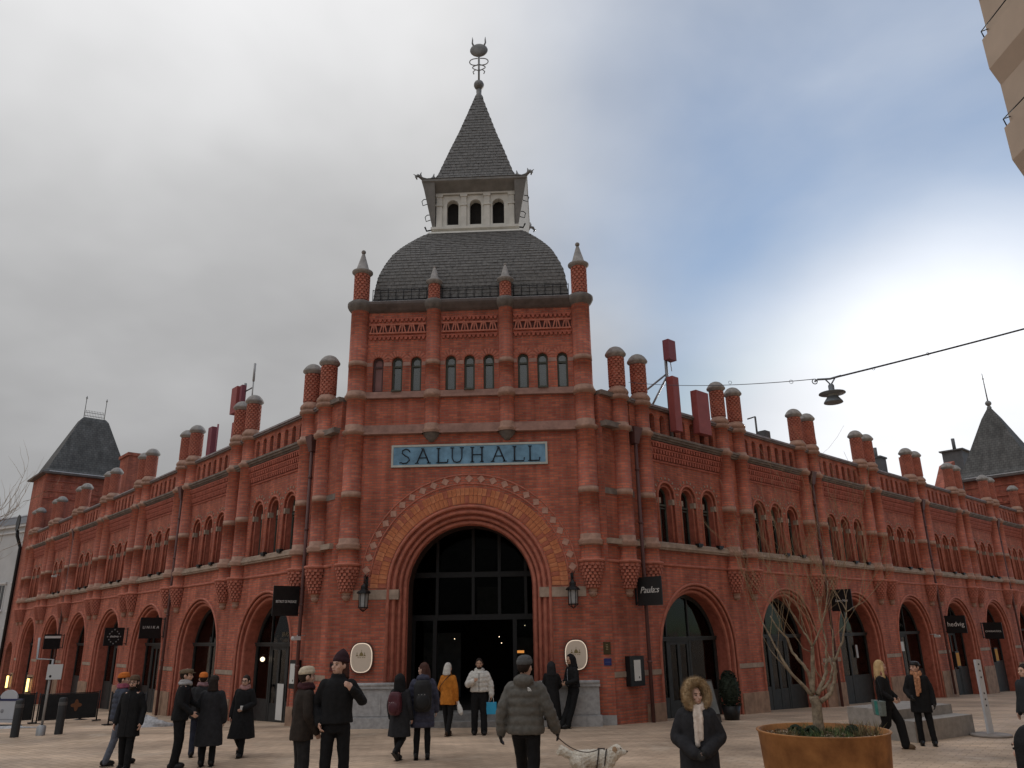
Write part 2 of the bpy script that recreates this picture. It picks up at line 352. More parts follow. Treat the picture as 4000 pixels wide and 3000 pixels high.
# voussoir bricks : two rings
def wedge(r0,r1,da,y0,y1):
    m=MB(); P4=[(r0*math.sin(a),r0*math.cos(a)) for a in(-da,da)]+[(r1*math.sin(a),r1*math.cos(a)) for a in(da,-da)]
    m.prism(P4,y0,y1); return m
VB=[mat('voussoir_brick_a',(.48,.17,.08),.85,noise=.25,nscale=9),mat('voussoir_brick_b',(.38,.12,.075),.85,noise=.25,nscale=9),mat('voussoir_brick_c',(.52,.20,.10),.85,noise=.25,nscale=9)]
for r0,r1,nv in ((2.36,2.585,62),(2.595,2.815,66)):
    me=[wedge(r0,r1,PI/nv/2*.9,-.012,.05).mesh('voussoir',m) for m in VB]
    for i in range(nv):
        a=-PI/2+PI*(i+.5)/nv
        inst('voussoir',me[random.choice((0,0,1,2))],hall,T(0,0,3.62)@RY(a))
mb=MB()
for r in (2.84,3.11): mb.tube([(x,-.0,z) for x,z in arcpts(0,3.72,r,48,R(5),R(175))],.024,6)
mb.build('arch_border',MOL,hall)
me=MB().box(-.085,.085,-.014,.03,-.085,.085).mesh('diamond_tile',mat('pale_diamond_stone',(.44,.25,.195),.85,noise=.3,nscale=6))
for i in range(25):
    a=R(7.6+i*6.867); inst('diamond_tile',me,hall,T(2.975*math.cos(a),0,3.734+2.975*math.sin(a))@RY(PI/4-a))
# doorway room and inner screen
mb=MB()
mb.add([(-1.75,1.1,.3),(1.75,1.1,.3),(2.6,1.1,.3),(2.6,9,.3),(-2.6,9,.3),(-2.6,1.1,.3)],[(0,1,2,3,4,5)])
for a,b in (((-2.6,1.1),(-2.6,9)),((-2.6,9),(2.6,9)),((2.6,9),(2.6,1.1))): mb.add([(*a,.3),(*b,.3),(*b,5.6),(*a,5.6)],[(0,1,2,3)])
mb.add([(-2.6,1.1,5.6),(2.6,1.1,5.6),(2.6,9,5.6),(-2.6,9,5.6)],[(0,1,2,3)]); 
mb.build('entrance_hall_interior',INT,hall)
mb=MB(); mb.box(-1.74,1.74,-.3,1.1,-.2,.14); mb.box(-1.735,1.735,.05,1.102,.14,.3); mb.build('entrance_step',mat('worn_step_stone',(.2,.195,.19),.8,noise=.3,nscale=5),hall)
scr=MB()
for z in(2.75,4.0): scr.box(-2.5,2.5,1.75,1.87,z,z+.16)
for x in(-1.15,-.05,.75,1.55): scr.box(x-.045,x+.045,1.76,1.86,2.9,5.55)
for x in(-1.2,1.2,-1.85,1.85): scr.box(x-.06,x+.06,1.75,1.87,.3,2.75)
scr=scr.build('inner_door_screen',BLK,hall)
for x0,x1,z0,z1 in ((-1.1,-.1,2.92,3.98),(0,.7,2.92,3.98),(.8,1.5,2.92,3.98),(-1.1,-.1,4.18,5.5),(0,.7,4.18,5.5),(.8,1.5,4.18,5.5),(-1.8,-1.26,.32,2.74),(1.26,1.8,.32,2.74)):
    MB().box(x0,x1,1.80,1.81,z0,z1).build('pane',GLE,scr)
for bx in((-.25,.55,5.2,5.3,3.0,3.9),(-2.2,-.9,6,6.1,.3,2.4),(1.0,2.1,6.5,6.6,.3,2.2)): MB().box(*bx).build('interior_stall',mat('dim_stall',(.10,.10,.095),.8,noise=.3),hall)
mb=MB(); mb.box(1.05,1.35,5.0,5.04,1.72,1.80); mb.build('interior_lit_sign',mat('orange_glow',(.5,.2,.05),.6,emit=(1,.35,.08),estr=.9),hall)
mb=MB()
for x,y,z in((.55,4.5,2.25),(.62,4.6,2.05),(-1.0,5,2.2),(1.4,4.8,2.6)): mb.ball((x,y,z),.013)
mb.build('interior_spotlights',mat('spot_glow',(1,.9,.7),.6,emit=(1,.85,.6),estr=1.5),hall)
# granite plinths
for s,a,b in((-1,1.93,3.42),(1,1.93,3.52)):
    m=MB(); m.box(s*(a),s*(b+.05),-.36,.0,-1.,.26); m.box(s*(a+.02),s*b,-.30,.0,.26,.98)
    m.box(s*(a+.0),s*(b+.03),-.345,.0,.98,1.045); m.tube([(s*a,-.31,1.08),(s*(b+.02),-.31,1.08)],.055,10); m.box(s*a,s*(b+.01),-.3,.0,1.04,1.12)
    pl=m.build('granite_plinth',GRA,hall)
    for c0,c1 in((a+.06,a+.36),(a+.40,b-.05)): MB().box(s*c0,s*c1,-.312,-.29,.30,.80).build('granite_panel',GRA,pl)
    MB().box(s*(b+.02),s*3.97,-.05,.0,-1,.24).build('base_course',GRA,hall)
# string courses on the tower
def course(name,mbx,mt,par=hall): return mbx.build(name,mt,par)
mb=MB(); mb.box(-3.5,3.5,-.10,.03,8.16,8.34); mb.box(-3.5,3.5,-.15,.03,8.10,8.16); mb.box(-3.5,3.5,-.05,.03,8.34,8.40); course('string_course',mb,STP)
mb=MB(); mb.box(-3.5,3.5,-.12,.03,9.24,9.32); mb.box(-3.5,3.5,-.07,.03,9.32,9.45); course('sill_course',mb,STP)
# upper tower walls
ops=[(c,.165,9.46,10.44) for c in(-2.85,-2.25,-1.66,-.58,0.,.6,1.66,2.26,2.87)]
mb=MB(); wall(mb,-3.5,3.5,8.3,12.15,ops,0,.22,n=8); mb.build('tower_wall',BR,hall)
mb=MB()
for s in(-1,1): mb.add([(s*3.5,0,8.),(s*3.5,6.6,8.),(s*3.5,6.6,12.15),(s*3.5,0,12.15)],[(0,1,2,3)])
mb.add([(-3.5,6.6,8.),(3.5,6.6,8.),(3.5,6.6,12.15),(-3.5,6.6,12.15)],[(0,1,2,3)]); mb.build('tower_side_wall',BR,hall)
mb=MB()
xs_=[-3.22,-3.02,-2.68,-2.42,-2.08,-1.83,-1.49,-1.36]
for a,b in((-3.22,-3.03),(-2.67,-2.43),(-2.07,-1.84),(-1.48,-1.36),(-.9,-.76),(-.4,-.18),(.18,.42),(.78,.92),(1.36,1.48),(1.84,2.08),(2.44,2.69),(3.05,3.22)): MB().box(a,b,-.012,.03,10.30,10.43).build('stone_block',STP,hall)
REFL=mat('sky_reflection_grey',(.50,.52,.51),.8); BLB=mat('bricked_blind',(.24,.13,.125),.85,noise=.15)
for k,(c,h,zb,zs) in enumerate(ops):
    m=MB(); archflat(m,0,zs,.105,.163,.10,.16,zb); m.box(-.163,.163,.10,.16,zb,zb+.07); m.box(-.12,.12,.09,.16,10.27,10.33)
    if k%3==1: m.box(-.15,.15,-.12,.03,zb-.02,zb+.03)
    f=m.build('tower_window',mat('tower_frame',(.07,.075,.06),.6) if k else mat('plum_frame',(.10,.055,.055),.7),hall,T(c,0,0))
    m=MB(); m.prism([(-.12,zb),(.12,zb)]+arcpts(0,zs,.12,8),.135,.14); m.build('pane',GL if k else BLB,f)
    MB().box(-.17,.17,.215,.22,zb-.01,zs+.2).build('pane_backing',REFL if k else BLB,f)  # added backing sheet, its pale grey standing in for sky reflected in the glass
    m=MB()                                    # soldier bricks over the head
    for i in range(9):
        a=-PI/2+PI*(i+.5)/9; s0=len(m.v); m.prism([(-.022,.185),(.022,.185),(.032,.36),(-.032,.36)],-.008,.03); m.xf(T(0,0,zs)@RY(a),s0)
    m.build('brick_head',MOL,f)
# zigzag brick frieze under the tower cornice
def zig(x0,x1,z,n):
    m=MB(); d=(x1-x0)/n
    for i in range(n):
        x=x0+d*(i+.5); m.prism([(x-d*.42,z+.09),(x+d*.42,z+.09),(x+d*.18,z),(x-d*.18,z)],-.05,.01)
    m.box(x0,x1,-.055,.01,z+.09,z+.13); return m
for a,b in((-3.18,-1.38),(-.88,.88),(1.38,3.18)):
    z1=zig(a,b,11.78,13).build('brick_frieze',MOU,hall,kind='stuff')
    z2=zig(a,b,11.17,13).build('brick_frieze',MOU,hall,kind='stuff')
    m=MB(); n=6; d=(b-a)/n
    for i in range(n):
        x=a+d*(i+.5)
        for q in(-1,1):
            m.prism([(x+q*.02,11.66),(x+q*.075,11.66),(x+q*d*.42,11.42),(x+q*d*.30,11.42)][::q],-.045,.01)
        m.box(x-.018,x+.018,-.045,.01,11.42,11.66)
    m.box(a,b,-.05,.01,11.66,11.71); m.box(a,b,-.05,.01,11.37,11.42)
    m.build('brick_frieze',MOL,hall,kind='stuff')
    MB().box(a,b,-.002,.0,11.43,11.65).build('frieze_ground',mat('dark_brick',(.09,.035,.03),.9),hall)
# ---- columns
def ringbricks(mb,r,z0,z1,rows,n,dep,hgt=.8,wid=.62,m=0,rfun=None):
    dz=(z1-z0)/rows
    for j in range(rows):
        z=z0+dz*(j+.5); rr=rfun(z) if rfun else r
        for i in range(n):
            a=2*PI*(i+.5*(j%2))/n; hw_=PI*rr/n*wid; s0=len(mb.v)
            mb.box(-hw_,hw_,rr-.03,rr+dep,z-dz*hgt/2,z+dz*hgt/2,m); mb.xf(RZ(a),s0)
corb=lambda z: .15+.19*((z-3.5)/.72)**.8
def colprof(r=.29,top='wing',base='corbel'):
    pr=[];ms=[]
    def a(rr,z,m=0): pr.append((rr,z)); ms.append(m)
    if base=='corbel':
        for q in((.0,3.28),(.06,3.29),(.11,3.35),(.125,3.40),(.09,3.43),(.13,3.46),(.13,3.51)): a(*q,1)
        for i in range(8):
            z=3.51+.09*i; a(corb(z)-.01,z,0); a(corb(z+.09)-.01,z+.09,0)
        for q in((.33,4.23),(.375,4.25),(.385,4.28),(.375,4.31),(r,4.33)): a(*q,2)
        a(r,4.70,0)
        for q in((r+.045,4.71),(r+.075,4.75),(r+.05,4.78),(r+.085,4.82),(r+.03,4.88),(r+.012,4.90),(r+.012,5.02)): a(*q,1)
    a(r,5.02,0) if base=='corbel' else None
    if base=='bracket':
        for q in((0,7.83),(.07,7.86),(.17,7.96),(.24,8.07),(.26,8.10)): a(*q,4)
        a(.30,8.10,1)
    if base=='corbel':
        a(r,6.20,0); a(r+.012,6.20,1); a(r+.012,6.37,1); a(r,6.37,0)
    if top=='wing':
        a(r,8.16,0)
        for q in((r+.04,8.17),(r+.09,8.24),(r+.09,8.30),(r+.05,8.33),(r+.01,8.34),(r+.01,8.42)): a(*q,1)
        a(r-.01,8.42,0); a(r-.01,9.16,0)
        for q in((r+.05,9.17),(r+.085,9.22),(r+.07,9.28),(r+.02,9.31),(r+.06,9.34),(r+.075,9.40),(r+.045,9.47),(r-.0,9.52),(r-.02,9.57)): a(*q,1)
        a(.235,9.57,0); a(.235,10.56,0)
        for q in((.265,10.57),(.28,10.60),(.325,10.63),(.335,10.67),(.315,10.71),(.265,10.79),(.19,10.87),(.11,10.91),(0,10.925)): a(*q,3)
    else:
        if base!='none' and base!='bracket': a(r,8.09,0)
        for q in((r+.04,8.10),(r+.08,8.15),(r+.08,8.2),(r+.03,8.24),(r+.01,8.26),(r+.01,8.40)): a(*q,1)
        a(r,8.40,0); a(r,9.20,0)
        for q in((r+.03,9.21),(r+.075,9.27),(r+.075,9.32),(r+.04,9.36),(r+.01,9.46)): a(*q,1)
        a(r,9.46,0); a(r,10.28,0); a(r+.01,10.28,1); a(r+.01,10.43,1); a(r,10.43,0); a(r,12.12,0)
        for q in((r+.03,12.14),(r+.09,12.22),(r+.13,12.30),(r+.13,12.40),(r+.06,12.46),(r-.02,12.50)): a(*q,4)
        zt=13.48 if top=='corner' else 13.06; rr=r-.04
        a(rr-.02,12.5,0); a(rr-.02,zt-.03,0)
        for q in((rr+.02,zt-.02),(rr+.09,zt+.04),(rr+.09,zt+.08),(rr+.02,zt+.13)): a(*q,3)
        ct=zt+(.72 if top=='corner' else .55); a(rr-.03,zt+.14,3); a(.05,ct,3); a(.035,ct+.02,3)
        b=.075 if top=='corner' else .045
        for i in range(7):
            t=PI*(.15+.85*i/6); a(b*math.sin(t),ct+b*1.0-b*math.cos(t)+.01,3)
    return pr,ms[1:]
RST=mat('ring_stone',(.37,.225,.17),.85,noise=.3,nscale=5,bump=.25)
CM=[BR,RST,MOL,CAPM,mat('cap_stone_dark',(.16,.145,.135),.85,noise=.3,nscale=6,bump=.3)]
def column(name,pr,ms,par,Ms,extra):
    me=MB().lathe(pr,20,mats=ms).mesh(name,CM); ex=[(n_,m_.mesh(n_,mt)) for n_,m_,mt in extra]
    for M in Ms:
        c=inst(name,me,par,M)
        for n_,m2 in ex: inst(n_,m2,c,kind='stuff')
pr,ms=colprof(.268,'wing')
cbr=MB(); ringbricks(cbr,.2,3.53,4.21,8,13,.022,rfun=corb)
chb=MB(); ringbricks(chb,.235,9.60,10.54,12,11,.026)
column('column',pr,ms,hall,[WM(s,k*P+j*DD) for s in(-1,1) for k in range(8) for j in(0,1)],[('corbel_bricks',cbr,MOL),('chimney_bricks',chb,MOL)])
pr,ms=colprof(.285,'corner'); cbr=MB(); ringbricks(cbr,.2,3.53,4.21,8,13,.022,rfun=corb); chb=MB(); ringbricks(chb,.23,12.53,13.42,10,11,.022)
column('tower_column',pr,ms,hall,[T(s*3.49,0,0) for s in(-1,1)],[('corbel_bricks',cbr,MOL),('pinnacle_bricks',chb,MOL)])
pr,ms=colprof(.225,'mid','bracket'); chb=MB(); ringbricks(chb,.165,12.53,13.0,6,9,.02)
column('tower_column',pr,ms,hall,[T(s*1.14,0,0) for s in(-1,1)],[('pinnacle_bricks',chb,MOL)])
pr,ms=colprof(.285,'corner','none'); pr=[(.285,8.)]+pr
column('tower_column',pr,[0]+ms,hall,[T(s*3.5,6.6,0) for s in(-1,1)]+[T(s*3.5,3.3,0) for s in(-1,1)],[])
# tower cornice, snow on it, railing
mb=MB(); prf=[(.02,12.10),(.10,12.15),(.20,12.26),(.24,12.32),(.24,12.40),(.16,12.45),(-.3,12.47)]
def sqring(mb,prf,hu,vc,hv,m=0):
    for (o0,z0),(o1,z1) in zip(prf,prf[1:]):
        c0=[(-hu-o0,vc-hv-o0),(hu+o0,vc-hv-o0),(hu+o0,vc+hv+o0),(-hu-o0,vc+hv+o0)]; c1=[(-hu-o1,vc-hv-o1),(hu+o1,vc-hv-o1),(hu+o1,vc+hv+o1),(-hu-o1,vc+hv+o1)]
        for i in range(4):
            j=(i+1)%4; mb.add([(*c0[i],z0),(*c0[j],z0),(*c1[j],z1),(*c1[i],z1)],[(0,1,2,3)],m)
VC=3.3
sqring(mb,prf,3.5,VC,3.3); mb.build('tower_cornice',mat('cornice_dark',(.12,.10,.095),.8,noise=.3),hall)
mb=MB(); sqring(mb,[(.15,12.456),(.06,12.50),(-.25,12.51)],3.5,VC,3.3); mb.build('snow_on_cornice',SNOW,hall)
mb=MB()
for a,b in((-3.15,-1.4),(-.9,.9),(1.4,3.15)):
    for z in(12.62,12.95): mb.tube([(a,.12,z),(b,.12,z)],.014,5)
    n=7
    for i in range(n+1):
        x=a+(b-a)*i/n; mb.tube([(x,.12,12.47),(x,.12,12.98)],.012,5); mb.ball((x,.12,12.56),.03,n=6)
mb.build('roof_railing',IRON,hall)
# ---- shingled roofs on a square plan
def squareroof(name,prof,c,par,tw=.19,row=.155,aspect=1.,tiles=True,mt=SLA):
    m=MB()
    for (h0,z0),(h1,z1) in zip(prof,prof[1:]):
        for k in range(4):
            s0=len(m.v); m.add([(-h0,-h0,z0),(h0,-h0,z0),(h1,-h1,z1),(-h1,-h1,z1)],[(0,1,2,3)]); m.xf(T(*c,0)@RZ(k*PI/2),s0)
    ro=m.build(name,mt,par)
    if tiles:
        m=MB(); seg=[0]
        for a,b in zip(prof,prof[1:]): seg.append(seg[-1]+math.hypot(b[0]-a[0],b[1]-a[1]))
        def pt(t):
            for i in range(len(seg)-1):
                if t<=seg[i+1]+1e-9: f=(t-seg[i])/max(1e-9,seg[i+1]-seg[i]); return prof[i][0]+(prof[i+1][0]-prof[i][0])*f,prof[i][1]+(prof[i+1][1]-prof[i][1])*f
            return prof[-1]
        nr=int(seg[-1]/row)
        for k in (0,1,3):
            M=T(*c,0)@RZ(k*PI/2)
            for j in range(nr):
                h0,z0=pt(j*row); h1,z1=pt(min(seg[-1],(j+1)*row+.02)); n=max(1,int(2*h0/tw)); d=2*h0/n
                nrm=Vector((0,-(z1-z0),-(h1-h0)*-1*-1)); nrm=Vector((0,-(z1-z0),(h0-h1))).normalized()
                for i in range(n):
                    x0=-h0+d*i+(d/2 if j%2 else 0)+.006; x1=min(h0,x0+d-.012)
                    if x1<=x0+.02: continue
                    l=.016+random.random()*.010; f=h1/max(h0,1e-3)
                    a=Vector((x0,-h0,z0))+nrm*l; b=Vector((x1,-h0,z0))+nrm*l; e=.004
                    cc=Vector((max(-h1,min(h1,x1)),-h1,z1))+nrm*e; dd=Vector((max(-h1,min(h1,x0)),-h1,z1))+nrm*e
                    o=len(m.v); m.add([tuple(M@q) for q in(a,b,cc,dd,Vector((x0,-h0,z0)),Vector((x1,-h0,z0)))],[(0,1,2,3),(4,5,1,0)])
        m.build('roof_shingles',mt,ro,kind='stuff')
    return ro
SLT=mat('slate_tile',(.125,.120,.115),.65,noise=.45,nscale=9,bump=.2,bscale=30,spec=.45)
dome=[(3.13,12.5),(3.12,12.8),(3.09,13.1),(3.03,13.5),(2.94,13.8),(2.82,14.12),(2.68,14.45),(2.5,14.76),(2.28,15.07),(2.04,15.38),(1.8,15.66),(1.6,15.85)]
squareroof('dome_roof',dome,(0,VC),hall,.17,.135,mt=SLT)
# ---- lantern
lan=empty('lantern'); lan.parent=hall; lan.location=(0,VC,0)
mb=MB(); sqring(mb,[(.26,15.80),(.22,15.88),(.06,15.90),(.06,16.0),(.16,16.03),(.16,16.12),(.0,16.14)],1.42,0,1.42); mb.build('lantern_base',WPA,lan)
m=MB()
wall(m,-1.42,1.42,16.1,17.55,[(c,.21,16.26,17.06) for c in(-.82,0,.82)],-1.42,.25,n=10)
MB().add([(-1.42,1.42,16.1),(1.42,1.42,16.1),(1.42,1.42,17.55),(-1.42,1.42,17.55)],[(0,1,2,3)]).build('lantern_back_wall',WPA,lan)
lw=m.build('lantern_wall',WPA,lan)
m=MB()
for c in(-1.3,-.42,.42,1.3): m.box(c-.10,c+.10,-1.49,-1.40,16.12,17.36); m.box(c-.13,c+.13,-1.52,-1.40,17.0,17.06); m.box(c-.13,c+.13,-1.52,-1.40,17.36,17.46)
m.box(-1.45,1.45,-1.5,-1.4,17.46,17.52); m.build('lantern_pilasters',WPA,lan)
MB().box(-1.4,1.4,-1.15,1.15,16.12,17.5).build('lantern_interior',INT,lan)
for s in(-1,1):
    m=MB(); m.hexa([(s*1.43,-1.47,16.05),(s*1.52,-1.47,16.05),(s*1.52,1.47,16.05),(s*1.43,1.47,16.05)],[(s*1.43,-1.86,17.80),(s*1.87,-1.86,17.80),(s*1.87,1.86,17.80),(s*1.43,1.86,17.80)]); m.build('lantern_flared_side',GPA,lan)
m=MB(); sqring(m,[(.03,17.45),(.09,17.53),(.30,17.68),(.42,17.76),(.47,17.80),(.47,17.88),(.42,17.9)],1.42,0,1.42); m.build('lantern_eave',GPA,lan)
sp=[(1.89,17.9),(1.62,18.02),(1.45,18.2),(1.36,18.42),(1.05,19.5),(.72,20.6),(.4,21.75),(.13,22.75),(.1,22.85)]
squareroof('spire_roof',sp,(0,0),lan,.2,.16,mt=SLT)
m=MB(); m.lathe([(.13,22.7),(.18,22.8),(.10,22.95),(.11,23.15),(.07,23.2)],10); m.ball((0,0,23.4),.21,n=14); m.tube([(0,0,23.5),(0,0,25.1)],.04,8)
m.tube([(x,-.03,z) for x,z in arcpts(0,25.1,.0,1)],.01,4) if 0 else None
for s in(-1,1):
    m.tube([(s*(.05+.33*math.sin(PI*t)),0,24.72-.34*t+.05*math.sin(2*PI*t)) for t in[i/10 for i in range(11)]],.022,6)
    m.tube([(s*(.02+.24*math.sin(PI*t)),0,24.42-.30*t) for t in[i/10 for i in range(11)]],.022,6)
    m.tube([(s*.02,0,24.12),(s*.14,0,24.16),(s*.24,0,24.06),(s*.2,0,23.95)],.022,6)
    m.tube([(s*.2,0,25.3),(s*.27,0,25.5),(s*.26,0,25.66),(s*.27,0,25.8)],[.04,.035,.028,.006],6)
m.ball((0,0,25.12),.37,sc_=(1,.35,.86),n=18)
m.build('finial',mat('finial_lead',(.21,.21,.205),.6,metal=.2,noise=.3),lan)
m=MB()
for s in(-1,1):
    for z in(16.55,17.2):
        x=s*(1.5+.35*(z-16.05)/1.75); m.tube([(x,-1.5,z-.1),(x+s*.16,-1.5,z-.16),(x+s*.2,-1.5,z+.02),(x+s*.13,-1.5,z+.1),(x,-1.5,z+.1)],.016,5)
    m.tube([(s*1.5,-1.4,16.1),(s*1.72,-1.6,15.95),(s*1.78,-1.62,16.1)],.03,6)
m.build('lantern_hooks',IRON,lan)
for k in range(4):     # curled beasts on the eave corners
    m=MB(); c=Vector((1.86,-1.86,17.92)); d=Vector((1,-1,0)).normalized()
    m.tube([tuple(c-d*.5+Vector((0,0,.28))),tuple(c-d*.3+Vector((0,0,.06))),tuple(c),tuple(c+d*.22+Vector((0,0,.06))),tuple(c+d*.30+Vector((0,0,-.04))),tuple(c+d*.24+Vector((0,0,-.13)))],[.05,.06,.065,.05,.04,.02],7)
    m.tube([tuple(c+d*.05),tuple(c+d*.1+Vector((0,0,.15))),tuple(c+d*.06+Vector((0,0,.25)))],[.04,.03,.008],6); m.tube([tuple(c-d*.45+Vector((0,0,.2))),tuple(c-d*.5+Vector((0,0,.42)))],[.05,.015],6)
    m.tube([tuple(c+d*.2),tuple(c+d*.4+Vector((0,0,.02)))],[.035,.01],6)
    m.build('eave_beast',mat('finial_lead',(.13,.13,.125)),lan,RZ(k*PI/2))
# ---- wings, built bay by bay
B2=P/2
def baywall():
    m=MB(); wall(m,-B2,B2,-3.,4.5,[(0,2.0,-3.,1.75)],.05,.08,n=28)
    wall(m,-B2,B2,4.5,8.36,[(c,.44,4.9,6.42) for c in(-1.17,0,1.17)],.05,.08,n=12); return m
def archm():
    m=MB(); archflat(m,0,1.75,1.86,2.0,.12,.28,-3,0,26); archflat(m,0,1.75,1.72,1.87,.25,.62,-3,0,26)
    for r,y,rad in((2.0,.045,.045),(1.90,.115,.05),(1.79,.235,.06)): archroll(m,0,1.75,r,y,rad,-3,1,26,6)
    return m
bw_me=baywall().mesh('wing_wall',BR); am_me=archm().mesh('arch_moulding',[MOU,MOL])
def bandm(zs,y0,y1,segs):
    m=MB()
    for a,b in segs: m.box(a,b,y0,y1,*zs)
    return m
band1=bandm((1.17,1.31),.03,.08,((1.99,B2-.002),)).mesh('stone_band',STO); band2=bandm((1.17,1.31),.03,.08,((-B2+.002,-1.99),)).mesh('stone_band',STO)
BST=mat('base_stone',(.31,.20,.14),.85,noise=.3,nscale=3,bump=.2)
def basem(a,b): bs=MB(); bs.prism([(a,-3),(b,-3),(b,.42),(a,.42)],-.03,.06); return bs.mesh('base_course',BST)
base_me=basem(2.02,B2-.002); base_me2=basem(-B2+.002,-2.02)
m=MB(); m.box(-B2,B2,-.07,.06,4.72,4.78); m.box(-B2,B2,-.11,.06,4.78,4.85); m.box(-B2,B2,-.05,.06,4.85,4.93); m.hexa([(-B2,-.05,4.93),(B2,-.05,4.93),(B2,.06,4.93),(-B2,.06,4.93)],[(-B2,.03,4.97),(B2,.03,4.97),(B2,.06,4.97),(-B2,.06,4.97)]); sill_me=m.mesh('sill_course',STO)
m=MB(); m.tube([(-B2,.04,4.28),(B2,.04,4.28)],.045,8); bead_me=m.mesh('bead_course',MOL)
xa=B2-.54+.29-.29
m=MB()
for r_,(z,hh,dp) in enumerate(((7.93,.12,.16),(7.74,.12,.11),(7.55,.13,.07))):
    n=28
    for i in range(n):
        x=-2.05+4.1*(i+.5)/n; m.prism([(x-.045,z+hh),(x+.045,z+hh),(x+.03,z),(x-.03,z)],.05-dp,.051)
    m.box(-2.1,2.1,.05-dp-.01,.051,z+hh,z+hh+.05)
m.box(-2.1,2.1,.02,.051,7.47,7.53); dent_me=m.mesh('dentil_frieze',MOU)
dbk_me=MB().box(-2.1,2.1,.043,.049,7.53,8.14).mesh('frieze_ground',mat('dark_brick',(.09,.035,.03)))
m=MB(); m.box(-B2,B2,-.10,.06,8.14,8.20); m.box(-B2,B2,-.17,.06,8.20,8.27); m.box(-B2,B2,-.22,.06,8.27,8.34); m.hexa([(-B2,-.22,8.34),(B2,-.22,8.34),(B2,.06,8.34),(-B2,.06,8.34)],[(-B2,-.0,8.39),(B2,-.0,8.39),(B2,.06,8.39),(-B2,.06,8.39)]); corn_me=m.mesh('cornice',[mat('cornice_stone',(.19,.155,.135),.8,noise=.35,nscale=4)])
m=MB(); wall(m,-B2,B2,8.36,9.2,[(.55*i,.135,8.44,8.93) for i in range(-3,4)],.03,.16,n=8); par_me=m.mesh('parapet',BR)
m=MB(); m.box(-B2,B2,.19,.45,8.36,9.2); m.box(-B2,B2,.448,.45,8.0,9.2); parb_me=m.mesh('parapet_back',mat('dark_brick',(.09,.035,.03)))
m=MB(); m.box(-B2,B2,-.06,.5,9.20,9.26); m.hexa([(-B2,-.10,9.26),(B2,-.10,9.26),(B2,.5,9.26),(-B2,.5,9.26)],[(-B2,-.04,9.36),(B2,-.04,9.36),(B2,.5,9.36),(-B2,.5,9.36)]); cop_me=m.mesh('coping',mat('coping_metal',(.20,.165,.16),.7,noise=.25))
# windows
m=MB(); archflat(m,0,6.42,.31,.435,.12,.30,4.9,0,14); archroll(m,0,6.42,.44,.045,.035,4.9,1,14,6); archroll(m,0,6.42,.33,.12,.03,4.9,1,14,6)
for i in range(9):
    a=-PI/2+PI*(i+.5)/9; s0=len(m.v); m.box(-.022,.022,.03,.06,.53,.61,2); m.xf(T(0,0,6.42)@RY(a),s0)
for s in(-1,1): m.box(s*.30,s*.50,.035,.2,6.17,6.34,2)
sur_me=m.mesh('window_surround',[MOU,MOL,STO])
m=MB(); archflat(m,0,6.42,.255,.312,.30,.37,4.95,0,12); m.box(-.312,.312,.30,.37,4.9,4.98); m.box(-.31,.31,.285,.37,6.14,6.20); m.box(-.31,.31,.30,.37,6.05,6.09); m.box(-.018,.018,.31,.36,4.95,6.1)
frm_me=m.mesh('window',FRG)
m=MB(); m.prism([(-.26,4.97),(.26,4.97)]+arcpts(0,6.42,.26,10),.335,.34); pane_me=m.mesh('pane',GL)
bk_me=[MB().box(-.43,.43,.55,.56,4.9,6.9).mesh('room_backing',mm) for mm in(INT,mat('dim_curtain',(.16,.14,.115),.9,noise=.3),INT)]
m=MB(); m.box(-.13,.13,-.14,-.0,4.95,5.01); m.box(-.10,.10,-.12,-.02,4.90,4.95); fl_me=m.mesh('floodlight',BLK)
# shop fronts
def shopfront(var):
    m=MB(); y0,y1=.62,.70
    archflat(m,0,1.75,1.60,1.725,y0,y1,-1.,0,22); m.box(-1.7,1.7,y0-.05,y1,2.06,2.18); m.box(-1.7,1.7,y0-.08,y0-.05,2.13,2.18)
    xs=(-1.66,-.62,.62,1.66) if var==0 else (-1.66,-.9,.25,1.66) if var==1 else (-1.66,0,1.66)
    for x in xs[1:-1]: m.box(x-.05,x+.05,y0,y1,-1.,2.1); m.box(x-.025,x+.025,y0,y1,2.18,1.75+math.sqrt(1.62**2-x*x))
    pan=[]
    for a,b in zip(xs,xs[1:]):
        zb=.45 if (b-a)<1.3 and var!=2 and abs((a+b)/2)>.4 else .55
        door=(var==0 and a==-.62) or (var==1 and a==-.9)
        if door:
            m.box(a+.05,a+.15,y0+.01,y1,-1,2.06); m.box(b-.15,b-.05,y0+.01,y1,-1,2.06); m.box(a+.1,b-.1,y0+.01,y1,1.95,2.06); m.box((a+b)/2-.07,(a+b)/2+.07,y0+.01,y1,-1,2.0); m.box(a+.1,b-.1,y0+.02,y1,-1,.35)
        else: m.box(a+.05,b-.05,y0+.01,y1,-1,zb)
        pan.append((a+.05,b-.05,-.9 if door else zb,2.06))
    return m,pan
SF=[]
for v in range(3):
    m,pan=shopfront(v); pm=[MB().box(a,b,.66,.665,z0,z1).mesh('pane',GLD) for a,b,z0,z1 in pan]
    q=MB(); q.prism([(-1.62,2.18)]+[(1.62,2.18)]+arcpts(0,1.75,1.62,20,R(15.5),R(164.5)),.66,.665); pm.append(q.mesh('pane',GLD))
    SF.append((m.mesh('shopfront',DKF),pm))
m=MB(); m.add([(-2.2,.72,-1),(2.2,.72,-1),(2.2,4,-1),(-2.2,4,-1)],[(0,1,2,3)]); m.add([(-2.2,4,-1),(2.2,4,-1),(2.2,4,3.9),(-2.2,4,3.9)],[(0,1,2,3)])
for x in(-2.2,2.2): m.add([(x,.72,-1),(x,4,-1),(x,4,3.9),(x,.72,3.9)],[(0,1,2,3)])
